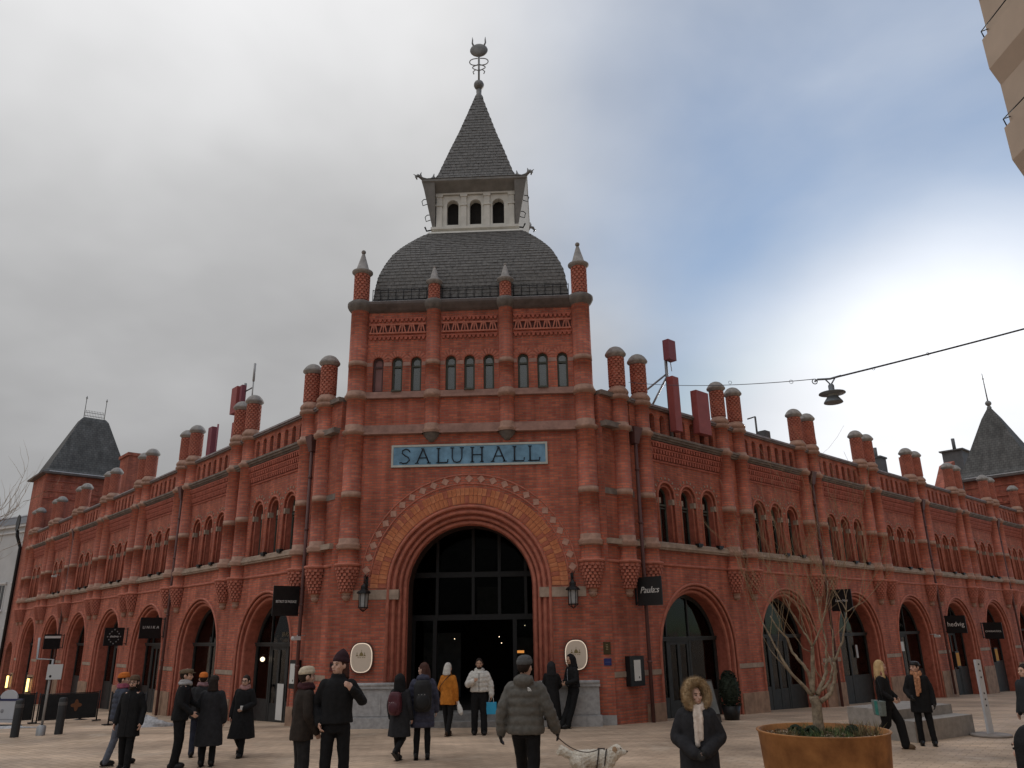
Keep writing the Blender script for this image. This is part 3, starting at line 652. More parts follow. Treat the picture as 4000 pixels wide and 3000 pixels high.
m.add([(-2.2,.72,3.9),(2.2,.72,3.9),(2.2,4,3.9),(-2.2,4,3.9)],[(0,1,2,3)]); m.box(-1.4,-.3,2.2,2.8,-1,1.0); m.box(.5,1.5,1.6,2.4,-1,.8)
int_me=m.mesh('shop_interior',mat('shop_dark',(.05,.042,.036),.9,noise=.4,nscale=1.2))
for side in(-1,1):
    for k in range(7):
        M=WM(side,.54+B2+k*P)
        for nm,me,kd in(('wing_wall',bw_me,None),('arch_moulding',am_me,None),('stone_band',band1,None),('base_course',base_me,None),('stone_band',band2,None),('base_course',base_me2,None),('sill_course',sill_me,None),('bead_course',bead_me,None),('dentil_frieze',dent_me,'stuff'),('frieze_ground',dbk_me,None),('cornice',corn_me,None),('parapet',par_me,None),('parapet_back',parb_me,None),('coping',cop_me,None),('shop_interior',int_me,None)):
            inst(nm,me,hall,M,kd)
        for j,c in enumerate((-1.17,0,1.17)):
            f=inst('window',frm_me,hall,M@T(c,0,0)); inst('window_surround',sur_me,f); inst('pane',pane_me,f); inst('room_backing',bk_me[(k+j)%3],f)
            if j and k<6: inst('floodlight',fl_me,f,T(.25,0,0) if side>0 else T(-.25,0,0))
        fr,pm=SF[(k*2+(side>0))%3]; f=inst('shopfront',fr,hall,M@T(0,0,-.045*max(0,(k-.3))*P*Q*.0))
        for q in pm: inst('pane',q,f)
    # stub of wall between tower and first pair
    m=MB(); a,b=(-.86,.54)
    m.box(*(sorted((side*a,side*b))),.05,.5,-3,9.2); m.build('wing_wall',BR,hall,WM(side,0))
    m=MB(); m.box(*(sorted((side*a,side*b))),-.11,.05,4.75,4.9); m.build('sill_course',STO,hall,WM(side,0))
    for nm_,bx in(('cornice',(-.2,.05,8.2,8.36)),('coping',(-.08,.5,9.2,9.34)),('stone_band',(.02,.05,6.2,6.37))): MB().box(*(sorted((side*a,side*b))),*bx).build(nm_,MATS['cornice_stone'],hall,WM(side,0))
    m=MB(); m.tube([(side*a,.04,4.28),(side*b,.04,4.28)],.045,8); m.build('bead_course',MOL,hall,WM(side,0))
    m=MB(); m.box(*(sorted((side*a,side*b))),.03,.049,1.17,1.31); m.build('stone_band',STO,hall,WM(side,0))
    # roof sheet behind the parapet and the body of the wing
    x0,x1=sorted((side*-.3,side*39.4))
    m=MB(); m.add([(x0,.5,9.30),(x1,.5,9.30),(x1,4.2,10.05),(x0,4.2,10.05)],[(0,1,2,3)]); m.add([(x0,4.2,10.05),(x1,4.2,10.05),(x1,9,9.3),(x0,9,9.3)],[(0,1,2,3)]); m.build('wing_roof',LEAD,hall,WM(side,0))
    # downpipes with hoppers
    for s_ in(.54,2*P+.54,5*P+.54)if side<0 else(.54,2*P+.54,4*P+.54,6*P+.54):
        m=MB(); m.tube([(0,-.14,-.6),(0,-.14,8.0)],.055,8); m.hexa([(-.1,-.2,7.85),(.1,-.2,7.85),(.1,.02,7.85),(-.1,.02,7.85)],[(-.2,-.3,8.35),(.2,-.3,8.35),(.2,.02,8.35),(-.2,.02,8.35)])
        for z in(1.5,3.2,5.4,7.):m.lathe([(.055,z),(.075,z+.01),(.075,z+.06),(.055,z+.07)],8,(0,-.14))
        m.build('downpipe',mat('pipe_brown',(.11,.05,.045),.55,noise=.2),hall,WM(side,s_))
    # end tower
    zt=13.35 if side<0 else 11.6
    x0,x1=sorted((side*39.38,side*43.2)); E=side*39.38
    m=MB(); 
    D_,Y0=(5.4,.02) if side<0 else (2.9,-1.25)
    wall(m,x0,x1,-3,zt,[((x0+x1)/2,1.0,-3,1.3),],Y0,.4,n=16); m.add([(E,Y0,-3),(E,D_,-3),(E,D_,zt),(E,Y0,zt)],[(0,1,2,3)]); F=side*43.2
    m.add([(F,Y0,-3),(F,D_,-3),(F,D_,zt),(F,Y0,zt)],[(0,1,2,3)]); m.add([(E,D_,7),(F,D_,7),(F,D_,zt),(E,D_,zt)],[(0,1,2,3)])
    et=m.build('end_tower',BR,hall,WM(side,0))
    MB().box(x0+.5,x1-.5,Y0+.38,Y0+.40,-3,3).build('end_tower_door',DKF,et)
    m=MB()
    for yy in np.arange(Y0+.4,D_-.4,.55): 
        m.box(E-side*.05,E,yy,yy+.3,zt-1.6,zt-1.35); m.box(E-side*.05,E,yy+.1,yy+.25,zt-.9,zt-.7)
    for z in(zt-1.7,zt-1.2,zt-.5): m.box(E-side*.06,E,Y0,D_,z,z+.06)
    for yy in ((1.2,2.0,3.4,4.2) if side<0 else (.8,1.7)): m.box(E-side*.02,E+side*.001,yy,yy+.45,zt-3.4,zt-2.1)
    m.build('end_tower_frieze',MOU,et)
    m=MB(); cx=(x0+x1)/2
    hx=(x1-x0)/2+.35; hy=(D_-Y0)/2+.35; cy=(D_+Y0)/2
    m.add([(cx-hx,cy-hy,zt),(cx+hx,cy-hy,zt),(cx+hx,cy+hy,zt),(cx-hx,cy+hy,zt),(cx-hx,cy-hy,zt+.12),(cx+hx,cy-hy,zt+.12),(cx+hx,cy+hy,zt+.12),(cx-hx,cy+hy,zt+.12)],[(0,3,2,1),(0,1,5,4),(1,2,6,5),(2,3,7,6),(3,0,4,7)])
    m.build('end_tower_eave',MATS['cornice_dark'],et)
    m=MB()
    def rect(mm,h1,h2,z,c_=None): 
        c0,c1=(cx,cy) if c_ is None else c_; return [(c0-h1,c1-h2,z),(c0+h1,c1-h2,z),(c0+h1,c1+h2,z),(c0-h1,c1+h2,z)]
    if side<0: rings=[rect(m,hx,hy,zt+.12),rect(m,hx*.80,hy*.86,zt+.45),rect(m,.45,.95,zt+4.6,(cx-.2,2.9)),rect(m,.28,.75,zt+4.85,(cx-.2,2.9))]
    else: rings=[rect(m,hx,hy*.98,zt+.12),rect(m,hx*.82,hy*.88,zt+.55),rect(m,.42,.5,zt+4.4,(cx,.95)),rect(m,.1,.1,zt+5.15,(cx,.95))]
    for a_,b_ in zip(rings,rings[1:]):
        for i in range(4): j=(i+1)%4; m.add([a_[i],a_[j],b_[j],b_[i]],[(0,1,2,3)])
    m.add(rings[-1],[(0,1,2,3)])
    rf=m.build('end_tower_roof',brickmat('slate_courses'+str(side),(.125,.123,.12),(.10,.10,.098),(.06,.06,.06),bw=.24,bh=.17,ms=.012,dirt=.3),et)
    m=MB(); m.box(E-side*.30,E-side*.22,Y0+.1,D_-.2,zt+.13,zt+.2); m.build('snow_on_eave',SNOW,et)
    m=MB()
    if side<0:
        for yy in(2.2,3.6): m.tube([(cx-.2,yy,zt+4.9),(cx-.2,yy,zt+6.55)],.03,6); m.tube([(cx-.32,yy,zt+6.3),(cx-.08,yy,zt+6.3)],.02,5); m.ball((cx-.2,yy,zt+6.4),.07,n=8)
        for z in(5.05,5.3): m.tube([(cx-.2,2.2,zt+z),(cx-.2,3.6,zt+z)],.02,5)
        for yy in np.linspace(2.3,3.5,12): m.tube([(cx-.2,yy,zt+4.95),(cx-.2,yy,zt+5.42)],.012,4); m.ball((cx-.2,yy,zt+5.44),.03,n=6)
    else:
        m.lathe([(.12,zt+5.0),(.16,zt+5.2),(.1,zt+5.3)],8,(cx,.95)); m.ball((cx,.95,zt+5.5),.2,n=10); m.tube([(cx,.95,zt+5.6),(cx,.95,zt+7.7)],[.045,.02],6); m.ball((cx,.95,zt+7.3),.06,n=8); m.ball((cx,.95,zt+6.9),.04,n=8)
    m.build('roof_finial',mat('finial_lead',(.13,.13,.125)),et)
# chimney stacks and roof boxes standing on the wing roofs (parts of the hall)
m=MB(); m.box(-.9,.9,0,1.5,9.6,13.9); m.box(-1.0,1.0,-.1,1.6,13.9,14.1); m.build('brick_stack',BR,hall,WM(-1,33.5)@T(0,3.3,0))
m=MB(); m.box(-.4,.4,-.4,.4,9.6,11.7); m.box(-.46,.46,-.46,.46,11.7,11.8); m.tube([(.1,0,11.7),(.1,0,12.4)],.1,8); m.build('roof_vent_box',mat('roof_box_grey',(.12,.12,.125),.7,noise=.2),hall,WM(1,27.5)@T(0,3.6,0))
m=MB(); m.box(-1.1,1.1,-.9,.9,10,13.6); m.box(-.9,.9,-.7,.7,13.6,15.1); m.box(-1.05,1.05,-.85,.85,15.1,15.2); m.tube([(-.1,0,15.2),(-.1,0,16.2)],.13,8); m.build('roof_vent_box',MATS['roof_box_grey'],hall,WM(1,46.5)@T(0,5.2,0))
m=MB(); m.box(-.5,.5,-.4,.4,9.5,11.9); m.build('brick_stack',BR,hall,WM(1,29.5)@T(0,2.5,0))
m=MB(); m.hexa([(-2,-.3,9.3),(2,-.3,9.3),(2,.3,9.3),(-2,.3,9.3)],[(.9,-.3,12.2),(2,-.3,12.6),(2,.3,12.6),(.9,.3,12.2)]); m.build('gable_wall',BR,hall,WM(1,34.5)@T(0,2.6,0))
m=MB(); m.tube([(0,0,9.7),(0,0,10.7)],.04,6); m.tube([(0,0,10.7),(-.6,0,10.5)],.03,6); m.box(.3,.7,-.2,.2,9.6,10.15); m.build('roof_lamp_bracket',MATS['roof_box_grey'],hall,WM(1,10.2)@T(0,1.2,0))
# SALUHALL panel
pn=MB(); pn.box(-2.3,2.3,-.035,-.001,7.11,7.74); pn=pn.build('name_panel',mat('blue_enamel',(.15,.29,.42),.5,noise=.35,nscale=2.5),hall)
m=MB()
for a in((-2.33,2.33,7.70,7.76),(-2.33,2.33,7.09,7.15),(-2.33,-2.27,7.15,7.70),(2.27,2.33,7.15,7.70)): m.box(a[0],a[1],-.05,-.002,a[2],a[3])
m.build('panel_border',mat('border_stone',(.48,.50,.47),.7,noise=.15),pn)
def letter(m,ch,x,w_,z0,h):
    def S(*pts,r=.019): m.tube([(x+px*w_,-.047,z0+pz*h) for px,pz in pts],r,5)
    def serif(px,pz,l=.16): S((px-l,pz),(px+l,pz),r=.014)
    if ch=='S': S((.85,.78),(.75,.93),(.5,1),(.25,.9),(.2,.72),(.45,.55),(.72,.42),(.82,.22),(.6,.04),(.3,0),(.1,.08),(.0,.03)); 
    if ch=='A': S((.0,0),(.5,1)); S((.5,1),(1.,0),r=.024); S((.22,.36),(.78,.36),r=.014); serif(0,0);serif(1,0);serif(.45,1,.1)
    if ch=='L': S((.15,0),(.15,1),r=.024); S((.15,0),(.9,0),(.95,.22)); serif(.15,1);serif(.1,0,.12)
    if ch=='U': S((.1,1),(.1,.3),(.25,.05),(.5,0),(.75,.05),(.9,.3),(.9,1)); serif(.1,1);serif(.9,1)
    if ch=='H': S((.1,0),(.1,1),r=.024); S((.9,0),(.9,1),r=.024); S((.1,.5),(.9,.5),r=.014)
    if ch=='H':
        for a in(.1,.9): serif(a,0);serif(a,1)
for i,ch in enumerate('SALUHALL'):
    m=MB(); x=(-2.08,-1.56,-.97,-.54,.06,.70,1.30,1.76)[i]; letter(m,ch,x,.36,7.20,.44); m.build('letter',mat('dark_letter',(.02,.028,.04),.6),pn)
# ---------------------------------------------------------------- things on and around the hall
def thing(name,label,cat,M,group=None):
    o=bpy.data.objects.new(name,None); COL.objects.link(o); o.empty_display_size=.2; o.matrix_world=M; tag(o,label,cat,group); return o
LAMPG=mat('lantern_glass_dull',(.30,.30,.30),.35,noise=.2)
for s,lb in((-1,'black wrought iron wall lantern left of the entrance arch'),(1,'black wrought iron wall lantern right of the entrance arch')):
    t=thing('wall_lantern',lb,'lantern',HM@T(s*2.92,0,0),'entrance lanterns')
    m=MB(); m.box(-.04,.04,-.03,0,3.55,3.95); m.tube([(0,-.02,3.9),(0,-.15,3.97),(0,-.30,3.94),(0,-.33,3.84),(0,-.30,3.76)],.016,6); m.tube([(0,-.02,3.6),(0,-.1,3.72),(0,-.2,3.86)],.014,6)
    m.tube([(.02,-.1,3.9),(.07,-.14,3.98),(.06,-.2,3.95)],.012,5); m.tube([(0,-.30,3.76),(0,-.30,3.70)],.016,6); m.build('bracket',IRON,t)
    m=MB(); c=(0,-.30); m.lathe([(.02,3.74),(.06,3.70),(.09,3.66),(.09,3.58),(.18,3.52),(.19,3.49)],6,c,smooth=False)
    for i in range(6):
        a=PI/3*i; x,y=.135*math.cos(a),.135*math.sin(a)-.30; m.tube([(x,y,3.5),(x*.93,y*.93-.021,3.08)],.011,5); m.tube([(x*.93,y*.93-.021,3.08),(0,-.30,2.98)],.010,5)
    m.lathe([(.135,3.10),(.15,3.10),(.15,3.08),(.135,3.08)],6,c,smooth=False); m.lathe([(.13,3.49),(.2,3.49),(.2,3.465),(.13,3.465)],6,c,smooth=False); m.build('cage',IRON,t)
    MB().lathe([(.118,3.47),(.112,3.11)],6,c,smooth=False).build('lantern_pane',LAMPG,t)
def oval(rx,rz,n=36,p=2.6): return [(rx*abs(math.cos(a))**(2/p)*(1 if math.cos(a)>=0 else -1),rz*abs(math.sin(a))**(2/p)*(1 if math.sin(a)>=0 else -1)) for a in[2*PI*i/n for i in range(n)]]
for s,lb in((-1,'oval cream lit sign with golden emblem left of the entrance'),(1,'oval cream lit sign with golden emblem right of the entrance behind leaning man')):
    t=thing('oval_sign',lb,'sign',HM@T(s*2.95,0,1.77),'oval entrance signs')
    m=MB(); m.prism(oval(.33,.415),-.10,-.02); m.build('casing',mat('oval_casing',(.10,.045,.035),.6),t)
    m=MB(); m.prism(oval(.30,.385),-.125,-.10); m.build('lit_rim',mat('rim_light',(.8,.72,.62),.5,emit=(1,.80,.62),estr=.22),t)
    m=MB(); m.prism(oval(.28,.365),-.135,-.125); fc=m.build('face',mat('cream_face',(.66,.56,.46),.5),t)
    GO=mat('gold_print',(.23,.18,.08),.5); m=MB()
    m.box(-.15,.13,-.139,-.135,.045,.055); m.prism([(-.05,.055),(.05,.055),(.05,.10),(0,.16),(-.05,.10)],-.139,-.135); m.box(-.004,.004,-.139,-.135,.16,.21)
    for x in(-.12,.09): m.box(x-.02,x+.02,-.139,-.135,.055,.085); m.prism([(x-.012,.1),(x+.012,.1),(x,.15)],-.139,-.135)
    for x in(-.1,-.045,.02,.07): m.box(x,x+.04,-.139,-.135,.0,.012)
    m.build('emblem',GO,fc)
# small plates by the right corner column
t=thing('brass_plate','small dark brass plaque on red brick right of the oval sign','plaque',HM@T(3.80,0,1.93)); m=MB(); m.box(-.10,.10,-.02,0,-.16,.16); pl=m.build('plate',mat('dark_brass',(.07,.05,.025),.45,metal=.5),t)
m=MB(); [m.box(-.03,.03,-.024,-.02,z,z+.012) for z in(.08,.04,.0,-.04)]; m.build('engraving',mat('brass_line',(.35,.27,.15),.5),pl)
t=thing('blue_plate','small blue enamel plate on red brick under the brass plaque','plaque',HM@T(3.80,0,1.575)); m=MB(); m.box(-.10,.10,-.02,0,-.09,.09); pl=m.build('plate',mat('blue_plate',(.02,.03,.13),.4),t); MB().box(-.07,.07,-.024,-.02,-.01,.0).build('rule',mat('plate_line',(.1,.12,.3),.5),pl)
t=thing('fire_call_box','small dark box on red brick left of the left oval sign','box',HM@T(-3.78,0,1.55)); m=MB(); m.box(-.06,.06,-.05,0,-.12,.12); m.build('casing',mat('maroon_box',(.10,.03,.03),.5),t); MB().box(-.045,.045,-.056,-.05,.0,.08).build('cover',BLK,t)
PAP=mat('paper',(.62,.62,.60),.7,noise=.05)
for side,s_,lb,w_ in((1,.0,'black framed menu case with white sheet right of the entrance',.62),(-1,.85,'black framed menu case with white sheet beside the bistro door',.40)):
    t=thing('menu_case',lb,'menu case',HM@WM(side,s_)); m=MB(); m.box(-w_/2,w_/2,-.12,.045,.92,1.70); m.build('casing',BLK,t)
    x=.0; MB().box(-.14,.14,-.127,-.12,1.06,1.60).build('menu_sheet',PAP,t); m=MB(); m.box(.04,.08,-.129,-.127,1.12,1.17); m.build('print',BLK,t)
def blade(side,s_,z0,z1,label,texts,o0=.12,o1=.88,par=BLK):
    t=thing('blade_sign',label,'sign',HM@WM(side,s_),'hanging shop signs')
    m=MB(); m.box(-.02,.02,-o1,-o0,z0,z1); pl=m.build('board',par,t)
    m=MB()
    for z in(z1-.06,z0+.08): m.tube([(0,.05,z),(0,-o0-.02,z)],.014,6)
    m.box(-.03,.03,.02,.05,z0+.02,z1); m.build('bracket',IRON,t)
    for tx,size,zz,kw in texts:
        me=textmesh(tx,size,WHT,.003,**kw)
        inst('lettering',me,pl,T(-.024*side,-(o0+o1)/2,zz)@RZ(-side*PI/2))
    return t,pl
blade(-1,.80,2.93,3.78,'black square hanging sign reading BISTROT DE PASSAGE near the entrance',[('BISTROT DE PASSAGE',.105,3.33,dict(sx=.64))],.1,.92)
blade(1,.33,3.05,3.84,'dark grey hanging sign with handwritten Paula:s right of the entrance',[('Paula:s',.25,3.47,dict(shear=.35,sx=1.0))],.04,.90,mat('sign_charcoal',(.022,.023,.024),.5))
t,pl=blade(-1,17.0,2.08,2.84,'black hanging sign with grey diamond ornament on the left wing',[('thelma',.13,2.47,dict(shear=.3))],.1,.9)
m=MB()
for i in range(12):
    a=2*PI*i/12; r=.20+.09*abs(math.cos(2*a)); m.ball((.024,-.5+r*math.cos(a)*.9,2.46+r*math.sin(a)),.032,n=6)
m.build('ornament',mat('grey_print',(.22,.22,.22),.6),pl)
blade(-1,12.4,2.36,3.16,'black hanging sign reading UNIKA on the left wing',[('U N I K A',.15,2.78,dict(shear=.12))],.08,.9)
t,pl=blade(-1,27.8,1.9,2.66,'dark hanging sign with white strip far along the left wing',[],.1,.9); MB().box(.021,.03,-.88,-.12,2.45,2.57).build('white_strip',WHT,pl)
blade(1,12.0,2.98,3.78,'black hanging sign with script in an oval above the planter tree',[('Sanny Mani',.12,3.36,dict(shear=.25,sx=.9))],.08,.9)
blade(1,23.3,2.06,2.86,'black hanging sign reading hedvig in white on the right wing',[('hedvig',.29,2.46,dict())],.05,.95)
blade(1,28.4,1.73,2.54,'black hanging sign with short white word, farthest on the right wing',[('CHARAGOOL',.12,2.10,dict())],.05,.92)
# window lettering in the first left bay
tw=thing('window_lettering','dim gold word BRASSERIE inside the first left arch window','lettering',HM@WM(-1,3.3)); inst('lettering',textmesh('BRASSERIE',.2,mat('dim_gold',(.14,.11,.07),.6),.002),tw,T(.55,.63,2.42))
t=thing('globe_lamp','small round lit globe lamp behind the left arch window','lamp',HM@WM(-1,4.2)); m=MB(); m.ball((0,.50,1.66),.075,n=12); m.build('globe',mat('globe_glow',(.8,.7,.55),.5,emit=(1,.8,.55),estr=.9),t); m=MB(); m.tube([(0,.62,1.8),(0,.50,1.8),(0,.50,1.73)],.012,5); m.build('arm',IRON,t)
for i,(s_,lb) in enumerate(((4.6,'beige curtain panel inside the first left arch'),)):
    pass
# small floodlights / cameras on the wall
for side,s_,z,lb in((-1,.55,2.3,'small white security camera under the BISTROT sign'),(1,21.5,1.95,'small white wall camera beside the hedvig sign'),(-1,31.0,5.9,'small pale floodlight high on the left wing wall')):
    t=thing('wall_camera',lb,'camera',HM@WM(side,s_)); m=MB(); m.box(-.07,.07,-.34,-.12,z-.05,z+.06); m.ball((0,-.34,z),.05,n=8); m.build('body',mat('off_white_plastic',(.55,.55,.54),.5),t); m=MB(); m.tube([(0,.05,z+.08),(0,-.2,z+.08),(0,-.2,z+.04)],.016,5); m.build('arm',mat('off_white_plastic',(.55,.55,.54)),t)
# yellow tube lights far left
YL=mat('warm_tube',(.9,.7,.3),.5,emit=(1,.68,.2),estr=1.6)
for s_,lb in((38.9,'glowing yellow wall tube, farther of two at the far left'),(33.2,'glowing yellow wall tube, nearer of two at the far left')):
    t=thing('tube_light',lb,'lamp',HM@WM(-1,s_),'tube lights'); m=MB(); m.tube([(0,-.22,-.45),(0,-.22,.25)],.06,10); m.build('tube',YL,t); m=MB(); m.box(-.05,.05,-.24,.05,.25,.32); m.box(-.05,.05,-.24,.05,-.52,-.45); m.build('holder',IRON,t)
# ---- telecom antennas on the parapets
RED=mat('antenna_red',(.30,.08,.075),.6,noise=.15); GALV=mat('galvanised',(.22,.22,.23),.5,metal=.5,noise=.2)
t=thing('antenna_mast','red panel antennas on a tall mast beside the right chimneys','antenna',HM@WM(1,2.62)@T(0,-.02,0))
m=MB(); m.tube([(0,0,8.4),(0,0,11.5)],.055,8); m.tube([(0,0,10.6),(-1.1,.35,9.7)],.035,6); m.tube([(0,.05,10.45),(-.75,.2,9.3)],.035,6); m.tube([(-.05,0,11.1),(.12,-.1,11.0),(.16,-.1,10.7)],.015,5); m.build('mast',GALV,t)
m=MB(); m.box(-.16,.18,-.32,-.08,8.55,10.42); m.build('panel_antenna',RED,t); m=MB(); m.box(-.14,.26,-.26,-.02,11.05,11.76); m.build('panel_antenna',mat('antenna_maroon',(.24,.075,.095),.6),t)
t=thing('roof_antenna','wide red panel antenna leaning before the second right chimney pair','antenna',HM@WM(1,4.25)@T(0,.14,0)); m=MB(); m.box(-.36,.36,-.40,-.16,8.72,10.24); m.build('panel_antenna',RED,t); m=MB(); m.tube([(0,.0,8.3),(0,.0,9.9)],.05,8); m.box(-.05,.05,-.18,.02,8.9,9.0); m.box(-.05,.05,-.18,.02,9.7,9.8); m.build('mast',GALV,t)
t=thing('antenna_mast','red panel antennas and thin white rod on the left parapet','antenna',HM@WM(-1,7.9)@T(0,.55,0))
m=MB(); m.tube([(0,0,8.6),(0,0,12.1)],.055,8); m.tube([(0,0,11.75),(.75,0,11.75)],.03,6); m.tube([(0,0,9.9),(.9,-.1,9.6)],.04,6); m.tube([(0,0,10.3),(.8,-.1,10.0)],.035,6); m.build('mast',GALV,t)
m=MB(); m.tube([(.75,0,11.2),(.75,0,12.0)],.03,6); m.tube([(.75,0,12.0),(.75,0,12.75)],.05,8); m.build('rod_antenna',mat('pale_rod',(.4,.4,.4),.6),t)
m=MB(); m.box(-.72,-.2,-.25,.0,10.9,12.0); m.build('panel_antenna',RED,t); m=MB(); m.box(-.12,.08,-.16,.02,10.8,12.0); m.build('equipment_box',mat('antenna_maroon',(.24,.075,.095)),t); m=MB(); m.box(-.42,-.12,-.22,.0,8.4,10.5); m.build('panel_antenna',RED,t)
t=thing('roof_antenna','narrow dark red antenna behind the third left chimney pair','antenna',HM@WM(-1,10.3)@T(0,.4,0)); m=MB(); m.box(-.15,.25,-.2,.05,9.0,10.7); m.build('panel_antenna',mat('antenna_maroon',(.24,.075,.095)),t); m=MB(); m.tube([(.35,0,8.6),(.35,0,10.8)],.04,6); m.tube([(.35,0,10.4),(.05,0,10.4)],.03,6); m.tube([(.35,0,9.4),(1.1,0,9.6)],.035,6); m.build('mast',mat('antenna_maroon',(.24,.075,.095)),t)
# ---- hanging street lamp and its wire
lampP=Vector((6.12,14,6.92)); a_=HM@(WM(1,.2)@Vector((0,-.3,9.72))); b_=Vector((13.0,18.,9.55)); b_=Vector((10.1,14,7.95))+ (Vector((10.1,14,7.95))-Vector((6.12,14,6.92)))*1.2
def sag(p,q,d,n=16): return [tuple(p.lerp(q,i/n)-Vector((0,0,d*4*(i/n)*(1-i/n)))) for i in range(n+1)]
t=thing('street_lamp','grey disc-shaped street lamp hanging from an overhead wire','street lamp',T(*lampP))
LG=mat('lamp_grey',(.16,.18,.20),.5,metal=.3,noise=.15)
m=MB(); m.tube([(-.30,0,-.05),(-.24,0,-.01),(.0,0,.0),(.22,0,.06)],.02,6); m.tube([(-.30+.05*math.cos(a),0,-.05+.05*math.sin(a)) for a in[2*PI*i/10 for i in range(11)]],.010,5); m.tube([(-.1,0,0),(0,0,-.12)],.014,5); m.tube([(.1,0,.02),(0,0,-.12)],.014,5); m.build('hanger',LG,t)
m=MB(); m.lathe([(.0,-.10),(.04,-.11),(.055,-.14),(.055,-.25),(.08,-.27),(.24,-.285),(.245,-.30),(.09,-.315),(.10,-.36),(.17,-.46),(.175,-.48),(.16,-.485),(.0,-.47)],24); m.build('shade',LG,t)
m=MB(); m.lathe([(.092,-.315),(.105,-.36)],20); m.build('lens',mat('lamp_lens',(.35,.36,.34),.4),t)
m=MB(); m.tube(sag(a_,lampP+Vector((-.28,0,0)),.12),.008,5); m.tube(sag(lampP+Vector((.2,0,.05)),b_,.05),.017,6)
for f in(.62,.87): q=lampP.lerp(a_,1-f); m.tube([(q.x+.04*math.cos(a),q.y,q.z-.05+.04*math.sin(a)) for a in[2*PI*i/8 for i in range(9)]],.005,4)
for f in(.22,.5): q=lampP.lerp(b_,f*.45); m.tube([(q.x+.03*math.cos(a),q.y,q.z-.03+.03*math.sin(a)) for a in[2*PI*i/8 for i in range(9)]],.005,4)
wv=m.build('lamp_wire',mat('wire_dark',(.05,.05,.06),.5),kind=None); tag(wv,'thin overhead wire from the hall roof to the right edge','wire')
# ---- planter with tree
PC=Vector((3.52,9.65)); pz=zg(PC.y); pr_=.735; rim=1.235
t=thing('planter','large round rusty steel planter in the right foreground','planter',T(PC.x,PC.y,pz)); H_=rim-pz
m=MB(); m.lathe([(pr_-.10,0),(pr_-.02,H_-.02),(pr_,H_),(pr_+.0,H_+.01),(pr_-.035,H_+.01),(pr_-.04,H_-.14)],56)
def corten():
    mm=mat('corten_steel',(.30,.12,.04),.75,noise=.45,nscale=2.6,bump=.15,bscale=60,col2=(.47,.215,.075)); return mm
m.build('shell',corten(),t)
m=MB(); m.lathe([(0,H_-.05),(pr_*.6,H_-.055),(pr_-.03,H_-.085)],36); so_=m.build('soil',mat('soil_leaf_litter',(.055,.04,.03),.95,noise=.5,nscale=14,bump=.8,bscale=40),t)
m=MB()
for i in range(900):
    a=random.random()*2*PI; r=(pr_-.06)*math.sqrt(random.random()); x,y=r*math.cos(a),r*math.sin(a); s0=len(m.v); sz=.012+.02*random.random()
    m.add([(-sz,-sz*.5,0),(sz,-sz*.6,.005),(sz*.8,sz*.6,.0),(-sz*.7,sz*.5,.006)],[(0,1,2,3)],random.randrange(3)); m.xf(T(x,y,H_-.045-.03*(r/pr_)**2+random.random()*.025)@Matrix.Rotation(random.random()*6,4,'Z')@Matrix.Rotation(random.gauss(0,.5),4,'X'),s0)
m.build('leaf_litter',[mat('dead_leaf_a',(.23,.15,.09),.9),mat('dead_leaf_b',(.12,.07,.045),.9),mat('dead_leaf_c',(.34,.27,.2),.9)],t,kind='stuff')
def grass(n,rad,c,h,cols,name,label,lean=.35):
    m=MB()
    for i in range(n):
        a=random.random()*2*PI; r=rad*math.sqrt(random.random()); x,y=c[0]+r*math.cos(a),c[1]+r*math.sin(a); hh=h*(.5+.6*random.random()); l=Vector((random.gauss(0,lean),random.gauss(0,lean),1)).normalized()*hh; w_=.0035
        b=Vector((x,y,H_-.06)); mid=b+l*.55; tip=b+l+Vector((l.x*.4,l.y*.4,-.02)); d=Vector((math.cos(a*3),math.sin(a*3),0))*w_
        m.add([tuple(b-d),tuple(b+d),tuple(mid+d*.8),tuple(mid-d*.8),tuple(tip)],[(0,1,2,3),(3,2,4)],random.randrange(len(cols)))
    o=m.build(name,cols,kind='stuff'); o.location=(PC.x,PC.y,pz); o['label']=label; o['category']='grass'; return o
gs_=[mat('dry_grass',(.24,.19,.09),.9),mat('dry_grass_brown',(.15,.10,.06),.9)]; gg=[mat('green_blade',(.06,.10,.035),.8),mat('green_blade_pale',(.13,.15,.06),.8)]
grass(420,.40,(.0,-.1),.16,gg,'planter_grass','short green blades around the planter tree trunk')
grass(300,.20,(.42,-.1),.20,gs_,'dry_planter_grass','dry brown grass tuft at the right side of the planter'); grass(140,.14,(-.5,-.25),.15,gs_,'dry_planter_grass','dry straw grass tuft at the left rim of the planter')
for cx,cy,lb in((-.16,-.12,'dark green leafy rosette left of the planter tree trunk'),(.30,-.12,'dark green leafy rosette right of the planter tree trunk'),(-.31,-.02,'small dark rosette nearest the left planter rim')):
    m=MB()
    for i in range(70):
        a=random.random()*6.28; el=random.random()*1.4; r=.08; d=Vector((math.cos(a)*math.cos(el),math.sin(a)*math.cos(el),math.sin(el))); c=Vector((cx,cy,H_-.02))+d*r; s0=len(m.v)
        m.add([(0,-.022,0),(.03,0,.01),(0,.022,0),(-.03,0,.01)],[(0,1,2,3)]); m.xf(T(*c)@d.to_track_quat('Z','X').to_matrix().to_4x4()@Matrix.Rotation(random.random()*6,4,'Z'),s0)
    o=m.build('rosette_plant',mat('dark_leaf',(.022,.035,.018),.7,noise=.4,nscale=20)); o.location=(PC.x,PC.y,pz); tag(o,lb,'plant','rosettes in the planter')
